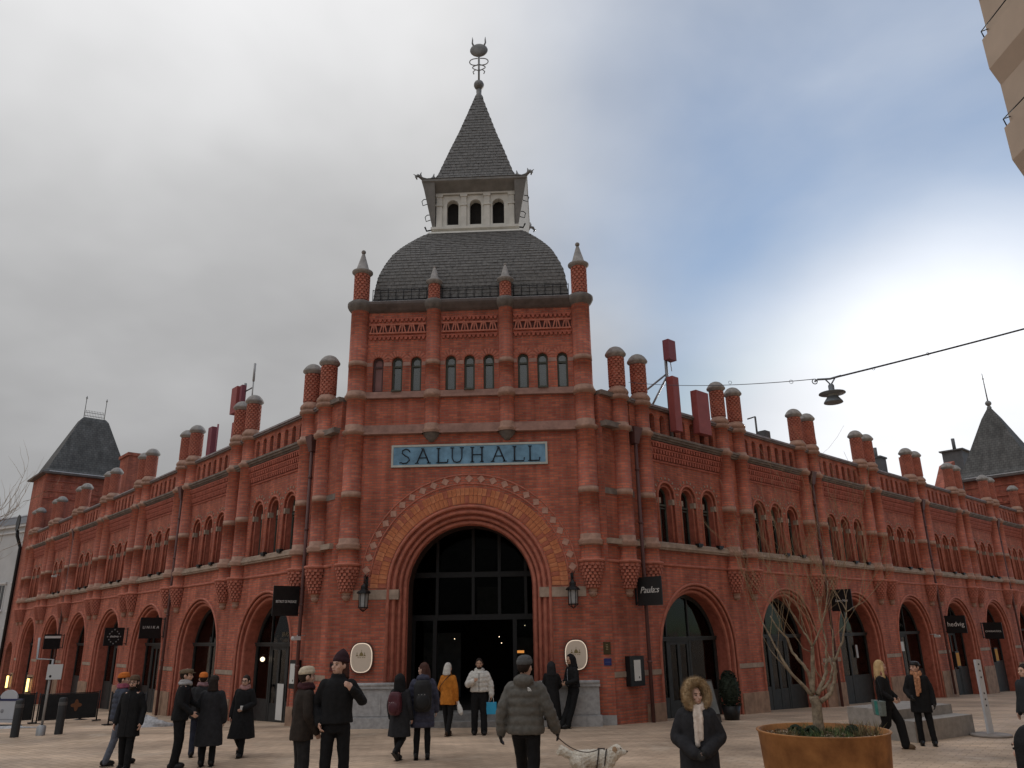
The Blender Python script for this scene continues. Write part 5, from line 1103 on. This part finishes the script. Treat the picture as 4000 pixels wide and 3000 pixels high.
    def ring(z):
        rx,ry=interp(keys,z); e=q*(abs(math.sin(PI*(z-hem)/per))**.6-.4) if q and z<1.43 else 0
        return (0,-.004,z,rx+e,ry+e)
    loft(c,[ring(z) for z in zs],34,.012 if style=='coat' and hem<.8 else 0.)
    for s,sh,el,wr in arms:
        P=[];rad=[]; N=22
        for i in range(N+1):
            u=i/N; p=sh.lerp(el,u*2) if u<.5 else el.lerp(wr+(wr-el).normalized()*.01,u*2-1); P.append(p)
            r_=(.068+(.058-.068)*u*2 if u<.5 else .058+(.048-.058)*(u*2-1))+B*.6; 
            if q: r_+=.012*(abs(math.sin(PI*u*6))**.6-.4)
            rad.append(r_)
        # soften the elbow
        for _ in range(2):
            P=[P[0]]+[(P[i-1]+P[i]*2+P[i+1])/4 for i in range(1,N)]+[P[-1]]
        capsule(c,P,rad,14)
    if hood=='down': c.ball((0,-.105,1.475),1,n=16,sc_=(.135,.085,.085)); c.ball((0,-.05,1.50),1,n=16,sc_=(.12,.09,.04))
    if collar:
        loft(c,[(0,-.012,1.43,.10+B*.4,.098+B*.4),(0,-.01,1.53,.083+B*.4,.084+B*.4)],20)
    inst('coat',remesh(c,'coat',.0125 if style=='coat' else .011,coat,2,lean,k,.012 if style=='coat' else .006,(7,7,2.2) if style=='coat' else (12,12,12)),t)
    if style=='puffer' or lapel:
        f=MB(); f.tube([(.0,interp(keys,zz)[1]+.002+(.004),zz) for zz in np.linspace(hem+.02,1.42,14)],.006,5); fin(f,'zip',lapel or BLK,t,k,lean)
    if gloves:
        for s,sh,el,wr in arms:
            g=MB(); d=(wr-el).normalized(); up=Vector((0,1,0)) if abs(d.z)>.6 else Vector((0,0,1)); hand(g,wr,d,up,-s,.5,1.35); capsule(g,[wr-d*.03,wr+d*.01],[.036,.034]); inst('glove',remesh(g,'glove',.009,gloves,1,lean,k),t)
    # ---- hair, hats, hood, scarf
    def cap(m_,name,sx_=1.,zt=1.772,zb=1.682,r=.086,peak=0.,band=True,tl=0.):
        f=MB(); pr=[(r+.004,zb-.012),(r+.008,zb),(r+.006,zb+.03)]
        if band: pr+=[(r+.001,zb+.034)]
        n=7
        for i in range(n+1):
            u=i/n; pr.append(((r)*math.cos(u*PI/2)**.75,zb+.035+(zt-zb-.035)*math.sin(u*PI/2)+peak*u**3))
        f.lathe(pr,22); f.v=[(a,-.008+b_*1.2-tl*(c_-1.6),c_+.12*(-b_)*(-.55)) for a,b_,c_ in f.v]; return fin(f,name,m_,t,k,lean,HMt)
    if hair:
        hm,kind=hair; f=MB()
        if kind!='bald':
            f.ball((0,-.018,1.66),1,n=20,sc_=(.086,.102,.108)); f.v=[(a,b_,c_) if not(b_>.045 and c_<1.69) else (a*.9,.045,c_) for a,b_,c_ in f.v]
        if kind in('long','mid','tied'):
            lo={'long':1.34,'mid':1.47,'tied':1.55}[kind]; loft(f,[(0,-.045,1.66,.088,.075),(0,-.06,1.58,.098,.068),(0,-.075,1.50,.105,.06),(0,-.085,(1.5+lo)/2,.10,.05),(0,-.09,lo,.065,.03)] if lo<1.5 else [(0,-.045,1.66,.085,.07),(0,-.06,1.58,.08,.055),(0,-.06,lo,.06,.04)],18)
            if kind=='long':
                for s in(-1,1): capsule(f,[(s*.078,.015,1.66),(s*.095,.0,1.56),(s*.105,.0,1.44),(s*.10,.02,1.37)],[.022,.03,.032,.016],10)
        if hat: f.v=[(a*.97,b_*.97,min(c_,1.70)) for a,b_,c_ in f.v]
        mm=MB(); mm.add(f.v,f.f); mm.xf(HMt); inst('hair',remesh(mm,'hair',.0095,hm,2,lean,k,.006,(30,30,9)),t)
    if hat:
        hm,kind=hat
        if kind=='beanie': cap(hm,'beanie')
        if kind=='peak': cap(hm,'beanie',zt=1.79,peak=.045,tl=.15)
        if kind=='flat': cap(hm,'flat_cap',zt=1.745,r=.094,band=False); f=MB(); f.ball((0,.10,1.675),1,n=14,sc_=(.07,.055,.010)); fin(f,'cap_peak',hm,t,k,lean,HMt)
        if kind=='cap': cap(hm,'cap',zt=1.755,band=False); f=MB(); f.ball((0,-.115,1.665),1,n=14,sc_=(.065,.055,.010)); fin(f,'cap_peak',hm,t,k,lean,HMt)
        if kind in('hood','fur'):
            f=MB(); f.ball((0,-.035,1.64),1,n=20,sc_=(.118,.125,.145)); loft(f,[(0,-.03,1.62,.118,.115),(0,-.03,1.50,.125,.115),(0,-.02,1.42,.15,.11)],20)
            mm=MB(); mm.add(f.v,f.f); mm.v=[(a,min(b_,.035+.25*max(0,1.52-c_)),c_) for a,b_,c_ in mm.v]; mm.xf(HMt); inst('hood',remesh(mm,'hood',.011,hm,2,lean,k,.004,(12,12,12)),t)
        if kind=='fur':
            FA=[mat('fur_tan',(.44,.32,.19),.9),mat('fur_pale',(.60,.47,.31),.9),mat('fur_brown',(.24,.16,.09),.9)]
            core=MB(); ringp=[(.145*math.sin(a),.045,1.635+.165*math.cos(a)) for a in np.linspace(-2.75,2.75,30)]; core.tube(ringp,.052,12); core.xf(HMt); inst('fur_trim_core',remesh(core,'fur_trim_core',.012,FA[0],2,lean,k,.012,(25,25,25)),t)
            f=MB()
            for i in range(9000):
                a=random.uniform(-2.8,2.8); b_=random.uniform(0,2*PI); c0=Vector((.145*math.sin(a),.045,1.635+.165*math.cos(a))); rad=Vector((math.sin(a),0,math.cos(a))); d=(rad*math.cos(b_)+Vector((0,1,0))*math.sin(b_)); p=c0+d*.045
                d2=(d+Vector((random.gauss(0,.4),random.gauss(0,.4),random.gauss(0,.4)))).normalized(); e=p+d2*(.022+.03*random.random()); s_=d2.orthogonal().normalized()*.0022; f.add([tuple(p-s_),tuple(p+s_),tuple(e)],[(0,1,2)],random.choice((0,0,1,1,2)))
            fin(f,'fur_trim',FA,t,k,lean,HMt,'stuff')
    if scarf:
        sm,long=scarf; f=MB()
        for j,(rz,rr,tb) in enumerate(((1.49,.088,.034),(1.525,.080,.03))): f.tube([(rr*1.08*math.cos(a),.004+rr*math.sin(a)*1.12,rz+.012*math.sin(a*2+j)+.014*math.sin(a)*-1) for a in[2*PI*i/20 for i in range(21)]],tb,10)
        if long:
            capsule(f,[(.03,.12,1.50),(.035,.165,1.40),(.04,.178,1.25),(.04,.178,1.05)],[.035,.036,.034,.036],10); capsule(f,[(-.02,.12,1.49),(-.03,.17,1.38),(-.02,.178,1.24),(-.015,.178,1.12)],[.035,.034,.03,.03],10)
        mm=MB(); mm.add(f.v,f.f); inst('scarf',remesh(mm,'scarf',.010,sm,2,lean,k,.004,(30,30,30)),t)
    return t,k
def bag(mb_,name,label,m,base,M,parts=(),group=None,vox=None,wob=.0):
    t=thing(name,label,name.replace('_',' '),base@M,group)
    inst('body',remesh(mb_,'body',vox or .012,m,2,0.,1.,wob,(14,14,14)),t)
    for n_,mm,mt in parts: mm.build(n_,mt,t)
    return t
def backpack(base,k,y,m,label,w_=.15,h=.24,d=.085,zc=1.18):
    b=MB(); b.ball((0,0,0),1,n=20,sc_=(w_*1.25,d*1.2,h*1.2)); b.v=[(max(-w_,min(w_,x)),max(-d,min(d,yy)),max(-h,min(h,z))) for x,yy,z in b.v]
    b2=MB(); b2.ball((0,-d,-h*.35),1,n=14,sc_=(w_*.8,d*.5,h*.5)); b.add(b2.v,b2.f)
    st=MB()
    for s in(-1,1): st.tube([(s*w_*.6,d,h*.8),(s*w_*.75,d+.10,h*1.0),(s*w_*.85,d+.24,h*.55),(s*w_*.95,d+.22,-h*.2),(s*w_*.8,d,-h*.7)],.013,6)
    bk=MB(); [bk.box(-w_*.5+i*w_*.33,-w_*.5+i*w_*.33+.018,-d*1.5,-d*1.35,h*.1,h*.13) for i in range(3)]
    return bag(b,'backpack',label,m,base,Matrix.Scale(k,4)@T(0,y,zc),[('strap',st,m),('buckles',bk,mat('buckle_grey',(.35,.35,.34),.4))],vox=.012)
M_=lambda t:t.matrix_world.copy()
WALK_F=((.095,.20,.52),(.09,.26,.085)); WALK_B=((.095,-.02,.49),(.09,-.30,.15))
bpy.context.view_layer.update()
DG=cloth('denim_grey',(.11,.12,.15)); OR=cloth('knit_orange',(.55,.15,.03)); HB=cloth('hair_dark',(.022,.014,.011),.7); HR=cloth('hair_chestnut',(.06,.025,.018),.7); HW=cloth('hair_white',(.52,.50,.46),.8); HBL=cloth('hair_blonde',(.50,.34,.17),.6); BRD=cloth('beard_dark',(.025,.018,.014))
# 1 left pair
person('person in orange beanie and blue-grey jacket at the far left, turned away',-7.92,16.5,-55,1.69,cloth('jacket_slate',(.055,.062,.085)),.86,DG,hat=(OR,'beanie'),hair=(HB,'short'),style='puffer',bulk=.012,gloves=BLK,scarf=(cloth('scarf_pink',(.30,.08,.12)),False),yaw=-15,legL=WALK_F,legR=((.1,-.05,.49),(.1,-.16,.10)))
person('bearded person with glasses in long black coat beside the orange beanie',-7.42,15.9,178,1.66,CB,.62,TB,hat=(cloth('knit_brown_band',(.11,.07,.045)),'beanie'),hair=(HB,'mid'),glasses=True,beard=BRD,lapel=CB2,flare=.01,legL=((.1,.06,.5),(.11,.10,.085)),legR=((.1,-.02,.49),(.1,-.10,.085)))
person('person in brown flat cap and black jacket facing right, left group',-6.48,15.95,-78,1.78,CB,.84,TB,hat=(cloth('tweed_brown',(.12,.085,.055)),'flat'),hair=(HB,'short'),scarf=(cloth('scarf_pale',(.34,.33,.33)),False),L=((.24,.10,1.16),(.2,.30,1.05)),Rr=((.24,.02,1.14),(.2,.22,.98)),lean=.05)
person('person in bright orange beanie and checked scarf behind the black coats',-6.70,17.5,25,1.63,cloth('jacket_dark_grey',(.028,.028,.03)),.8,cloth('denim_dark',(.03,.035,.055)),hat=(OR,'beanie'),hair=(HB,'short'),scarf=(cloth('scarf_check',(.26,.15,.16)),False),bulk=.015)
person('person in black hat and long black coat, back turned, left group',-6.0,16.25,10,1.62,CB2,.40,TB,hat=(CB3,'beanie'),hair=(HB,'mid'),bulk=.03,flare=.03,L=((.27,.06,1.15),(.22,.22,1.02)),shoes=SHO)
t,k=person('woman with glasses in long open black coat walking towards the camera',-5.75,17.4,172,1.57,CB,.40,TB,hair=(HB,'tied'),glasses=True,flare=.06,bulk=.02,L=((.27,.0,1.14),(.1,.17,1.05)),scarf=(cloth('scarf_rose',(.32,.17,.16)),False),legL=((.09,.10,.50),(.08,.13,.085)),legR=((.10,.08,.47),(.10,-.20,.20)))
c=MB(); c.lathe([(.0,-.045),(.028,-.045),(.034,.05),(.0,.05)],14); cp=bag(c,'coffee_cup','white paper cup held by the woman in glasses',PAP,M_(t),Matrix.Scale(k,4)@T(-.06,.22,1.06),vox=.008)
# 7/8 near pair
person('person in cream knit beanie and black coat, seen from the side near the arch',-3.12,12.1,-62,1.79,CB3,.80,cloth('trouser_charcoal',(.022,.021,.022)),hat=(cloth('knit_cream',(.50,.42,.31)),'beanie'),hair=(HB,'short'),scarf=(cloth('scarf_maroon',(.05,.018,.022)),False),bulk=.01,lean=.03,L=((.255,-.05,1.13),(.22,.05,.90)),Rr=((.255,.0,1.13),(.2,.14,.92)),tw=1.1)
person('tall person in dark peaked beanie and black jacket with one hand raised',-2.61,12.0,190,1.95,CB,.93,TB,hat=(cloth('knit_plum',(.035,.016,.02)),'peak'),hair=(HR,'mid'),yaw=-40,tilt=4,L=((.34,.03,1.17),(.19,.20,1.34)),Rr=((.29,-.06,1.14),(.22,.06,.95)),bulk=.012,legL=((.12,.02,.5),(.13,.0,.085)),legR=((.11,.02,.5),(.12,-.02,.085)))
t,k=person('person in black hood and long black coat with burgundy backpack walking away',-2.33,16.5,-22,1.58,CB2,.50,TB,hat=(CB,'hood'),hair=None,flare=.03,bulk=.012,legL=((.09,.06,.5),(.08,.10,.085)),legR=((.095,.0,.46),(.09,-.30,.24)))
backpack(M_(t),k,-.225,mat('burgundy_leather',(.075,.018,.026),.45,noise=.25,nscale=8),'burgundy leather backpack on the long black coat')
t,k=person('person in blue-grey quilted coat and tall black boots, back turned',-1.90,16.7,6,1.79,cloth('quilt_navy',(.050,.052,.078)),.58,TB,hair=(HR,'mid'),style='puffer',bulk=.02,hood='down',yaw=52,boots=True,legL=((.10,.01,.5),(.11,-.01,.085)),legR=((.10,.01,.5),(.11,-.02,.085)))
backpack(M_(t),k,-.255,mat('black_nylon',(.013,.013,.014),.6,noise=.3,nscale=9),'large black backpack on the blue-grey quilted coat',.175,.29,.10,1.16)
t,k=person('white-haired person in orange coat by the entrance, back turned',-1.70,20.4,-28,1.66,cloth('coat_orange',(.46,.165,.025)),.74,TB,hair=(HW,'mid'),flare=.01,Rr=((.25,-.0,1.12),(.24,.06,.87)),shoes=cloth('shoe_brown',(.05,.03,.02)),legL=((.10,.06,.5),(.09,.14,.085)),legR=((.095,-.02,.49),(.09,-.14,.09)))
c=MB(); c.ball((0,0,-.21),1,n=14,sc_=(.075,.055,.15)); capsule(c,[(0,0,-.1),(0,0,.02)],[.04,.012]); bag(c,'plastic_bag','white plastic bag hanging from the orange coat sleeve',mat('white_plastic',(.60,.60,.58),.5,noise=.08),M_(t),Matrix.Scale(k,4)@T(.25,.09,.83)@Matrix.Rotation(R(-18),4,'Y'),vox=.010,wob=.012)
c=MB(); c.ball((0,0,0),1,n=14,sc_=(.06,.12,.12)); st=MB(); st.tube([(.04,-.05,.1),(.14,-.155,.2),(.30,-.16,.36),(.40,-.02,.5),(.34,.12,.4),(.2,.2,.25),(.04,.12,.1)],.009,6); bag(c,'shoulder_bag','black shoulder bag on the left hip of the orange coat',BLK,M_(t),Matrix.Scale(k,4)@T(-.27,-.02,1.0),[('strap',st,BLK)])
t,k=person('bearded man in white puffer jacket and black trousers standing in the entrance',-.93,20.5,180,1.75,cloth('puffer_white',(.56,.545,.51)),.98,TB,hair=(HB,'short'),skin=SKD,beard=BRD,style='puffer',bulk=.028,hood='down',lapel=BLK,L=((.29,.0,1.14),(.30,.02,.90)),Rr=((.30,.04,1.14),(.13,.26,1.24)),tw=1.25,legL=((.11,.02,.5),(.12,.04,.085)),legR=((.11,.02,.5),(.12,.0,.085)))
c=MB(); c.box(-.13,.13,-.05,.05,-.34,-.06); st=MB()
for yy in(-.045,.045): st.tube([(-.06,yy,-.07),(-.045,yy*.4,.04),(0,0,.06),(.045,yy*.4,.04),(.06,yy,-.07)],.006,5)
bag(c,'shopping_bag','bright blue shopping bag held by the man in white puffer',mat('cyan_bag',(.03,.30,.52),.5,noise=.1),M_(t),Matrix.Scale(k,4)@T(-.30,.03,.80),[('handle',st,WHT)],vox=.012)
# 13 man with the dog
t,k=person('person in grey quilted jacket and grey beanie walking a white dog',.115,11.0,-12,1.86,cloth('quilt_grey',(.105,.098,.086),.65),.86,TB,hat=(cloth('knit_grey',(.085,.085,.085)),'beanie'),hair=(HB,'short'),style='puffer',bulk=.026,hood='down',gloves=BLK,yaw=-12,L=((.285,-.07,1.14),(.31,-.02,.88)),Rr=((.30,-.02,1.13),(.36,.10,.90)),legL=WALK_F,legR=WALK_B)
lg=MB(); [lg.tube([(r*math.cos(a),0,r*math.sin(a)) for a in np.linspace(0,PI/2,8)],.005,5) for r in(.014,.028,.042)]
lo=inst('back_logo',lg.mesh('back_logo',WHT),t,Matrix.Scale(k,4)@T(.07,-.195,1.36))
PT=t; PK=k
# 14/15 by the plinth
person('person in black head covering and long black coat by the right plinth',.93,21.55,-8,1.60,CB,.22,TB,hat=(CB2,'hood'),flare=.02,L=((.26,.06,1.14),(.16,.22,1.05)),Rr=((.26,.06,1.14),(.16,.22,1.05)))
person('bearded man in black hooded jacket with pale front leaning at the right plinth',1.50,21.62,118,1.77,CB,.98,TB,hair=(HB,'short'),hat=(CB,'hood'),skin=SKD,beard=BRD,lapel=cloth('vest_pale',(.36,.36,.40)),L=((.26,.05,1.14),(.10,.24,1.08)),Rr=((.26,.05,1.14),(.10,.24,1.08)),lean=.07,tilt=-12,legL=((.09,.10,.50),(.08,.26,.085)),legR=((.06,.16,.49),(-.02,.42,.09)),bulk=.012)
# 16 fur hood
t,k=person('woman in black parka with big tan fur hood in the right foreground',2.02,9.35,176,1.47,CB2,.55,TB,hat=(CB,'fur'),hair=(HB,'short'),bulk=.05,yaw=24,tilt=4,scarf=(cloth('scarf_cream',(.62,.53,.46)),True),gloves=cloth('glove_dark',(.03,.03,.03)),L=((.30,.0,1.12),(.06,.27,.98)),Rr=((.30,.0,1.12),(.10,.28,.96)),vox=.0075)
# 17/18 couple on the right
t,k=person('woman with long blonde hair and black coat walking at the right',7.66,17.2,-128,1.69,CB,.78,TB,hair=(HBL,'long'),yaw=34,flare=.01,scarf=(cloth('collar_rose',(.28,.10,.09)),False),L=((.25,.05,1.13),(.14,.20,1.0)),Rr=((.27,.0,1.13),(.2,.18,1.0)),tw=1.35,legL=WALK_F,legR=WALK_B,shoes=cloth('shoe_tan',(.14,.09,.055)))
c=MB(); c.hexa([(-.16,-.06,-.15),(.16,-.06,-.15),(.16,.06,-.15),(-.16,.06,-.15)],[(-.21,-.06,.15),(.21,-.06,.15),(.21,.06,.15),(-.21,.06,.15)]); st=MB()
for yy in(-.05,.05): st.tube([(-.12,yy,.14),(-.06,yy,.42),(.0,yy*.5,.62),(.06,yy,.42),(.12,yy,.14)],.008,5)
bag(c,'tote_bag','grey and teal tote bag on the blonde woman\'s arm',cloth('tote_grey',(.16,.19,.18)),M_(t),Matrix.Scale(k,4)@T(.33,-.06,.82)@RZ(R(40)),[('handle',st,BLK),('teal_panel',MB().box(-.06,.07,-.066,-.06,-.13,.14),cloth('teal_cloth',(.05,.22,.19)))])
person('person in black cap and coat with orange and beige check scarf at the right',8.58,17.6,158,1.65,CB,.68,TB,hat=(BLK,'cap'),hair=(HB,'short'),yaw=-42,tilt=-3,scarf=(cloth('scarf_orange_check',(.42,.20,.11),noise=.6,nscale=26),True),gloves=BLK,Rr=((.26,.02,1.13),(.2,.18,1.02)),legL=((.12,.02,.5),(.15,.05,.085)),legR=((.10,.02,.5),(.10,.02,.085)),bulk=.01)
t,k=person('person in dark grey jacket cut off by the right edge of the picture',9.42,15.2,100,1.66,cloth('jacket_graphite',(.03,.034,.038)),.88,TB,hair=(HB,'short'),bulk=.02,L=((.27,.02,1.13),(.26,.16,.92)),legL=WALK_F,legR=WALK_B)
c=MB(); c.box(-.10,.10,-.05,.05,-.14,.0); bag(c,'handbag','small black and white handbag held at the right edge',BLK,M_(t),Matrix.Scale(k,4)@T(-.27,.24,.83),[('flap',MB().box(-.10,.10,-.056,-.05,-.05,-.02),PAP)])
person('person in black hat close to the camera at the bottom right corner',2.62,4.3,20,1.42,CB2,.6,TB,hat=(CB,'hood'),bulk=.04)
# ---- dog and leash
d=MB()
loft_=lambda pts,rr:capsule(d,pts,rr,16)
loft_([(0,-.30,.50),(0,-.08,.51),(0,.14,.50),(0,.27,.49)],[.155,.15,.17,.155]); d.ball((0,.20,.42),1,n=16,sc_=(.145,.18,.16)); d.ball((0,-.32,.48),1,n=16,sc_=(.15,.14,.17))
loft_([(0,.30,.53),(0,.42,.62)],[.14,.12]); d.ball((0,.44,.655),1,n=16,sc_=(.10,.11,.10)); loft_([(0,.50,.635),(0,.585,.615)],[.065,.048]); d.ball((0,.615,.625),.026,n=8)
for s in(-1,1):
    loft_([(s*.085,.22,.40),(s*.085,.24,.22),(s*.085,.23,.06)],[.09,.06,.045]); d.ball((s*.085,.26,.03),1,n=10,sc_=(.035,.055,.032))
    loft_([(s*.085,-.28,.46),(s*.10,-.22,.32),(s*.10,-.40,.20),(s*.10,-.36,.05)],[.13,.10,.055,.042]); d.ball((s*.10,-.33,.03),1,n=10,sc_=(.033,.055,.03))
loft_([(0,-.40,.54),(0,-.52,.60),(0,-.62,.66),(0,-.66,.60)],[.06,.085,.085,.05])
DZ=zg(13.3)
dog=thing('dog','large white dog with dark harness on a lead in front of the grey jacket','dog',T(1.20,13.3,DZ)@RZ(R(-98))@Matrix.Scale(.82,4))
inst('body',remesh(d,'body',.011,mat('dog_coat',(.72,.67,.58),.85,noise=.18,nscale=9,bump=.6,bscale=70),2,0,1.,.016,(26,26,26)),dog)
bo=[c for c in dog.children if c.name.startswith('body')][0].data; FU=MB()
pc=[(p.center.copy(),p.normal.copy()) for p in bo.polygons]
for _ in range(16000):
    c0,n0=random.choice(pc); d2=(n0*.55+Vector((random.gauss(0,.25),-.75+random.gauss(0,.25),-.25+random.gauss(0,.25)))).normalized(); e0=c0+d2*(.02+.03*random.random()); s0=d2.cross(n0); s0=s0.normalized()*.0022 if s0.length>1e-4 else Vector((.002,0,0)); c0=c0-n0*.004
    FU.add([tuple(c0-s0),tuple(c0+s0),tuple(e0)],[(0,1,2)],random.choice((0,0,1)))
FU.build('fur',[mat('dog_fur',(.70,.65,.57),.9),mat('dog_fur_cream',(.60,.50,.38),.9)],dog,kind='stuff')
for s in(-1,1):
    e=MB(); e.ball((s*.10,.41,.66),1,n=12,sc_=(.024,.05,.075)); e.build('ear',mat('dog_ear',(.36,.24,.15),.85,noise=.2),dog)
    e=MB(); e.ball((s*.045,.525,.69),.012,n=8); e.build('eye',EYE,dog)
e=MB(); e.ball((0,.640,.632),.02,n=8,sc_=(1.2,.8,.9)); e.build('nose',BLK,dog)
e=MB()
for y0 in(.08,.22): e.tube([(.18*math.cos(a),y0+.03*math.sin(a),.49+.182*math.sin(a)) for a in[2*PI*i/24 for i in range(25)]],.012,6)
e.tube([(0,.08,.68),(0,.22,.675)],.014,6); e.build('harness',mat('harness_dark',(.03,.018,.016),.6),dog)
hp=PT.matrix_world@Vector(Vector((.37,.17,.80))*PK); dp=dog.matrix_world@Vector((0,.10,.67))
lz=MB(); lz.tube([tuple(hp.lerp(dp,i/12)-Vector((0,0,.10*4*(i/12)*(1-i/12)))) for i in range(13)],.007,6); ld=lz.build('lead',mat('lead_brown',(.05,.025,.018),.6)); tag(ld,'brown dog lead from the gloved hand to the harness','lead')
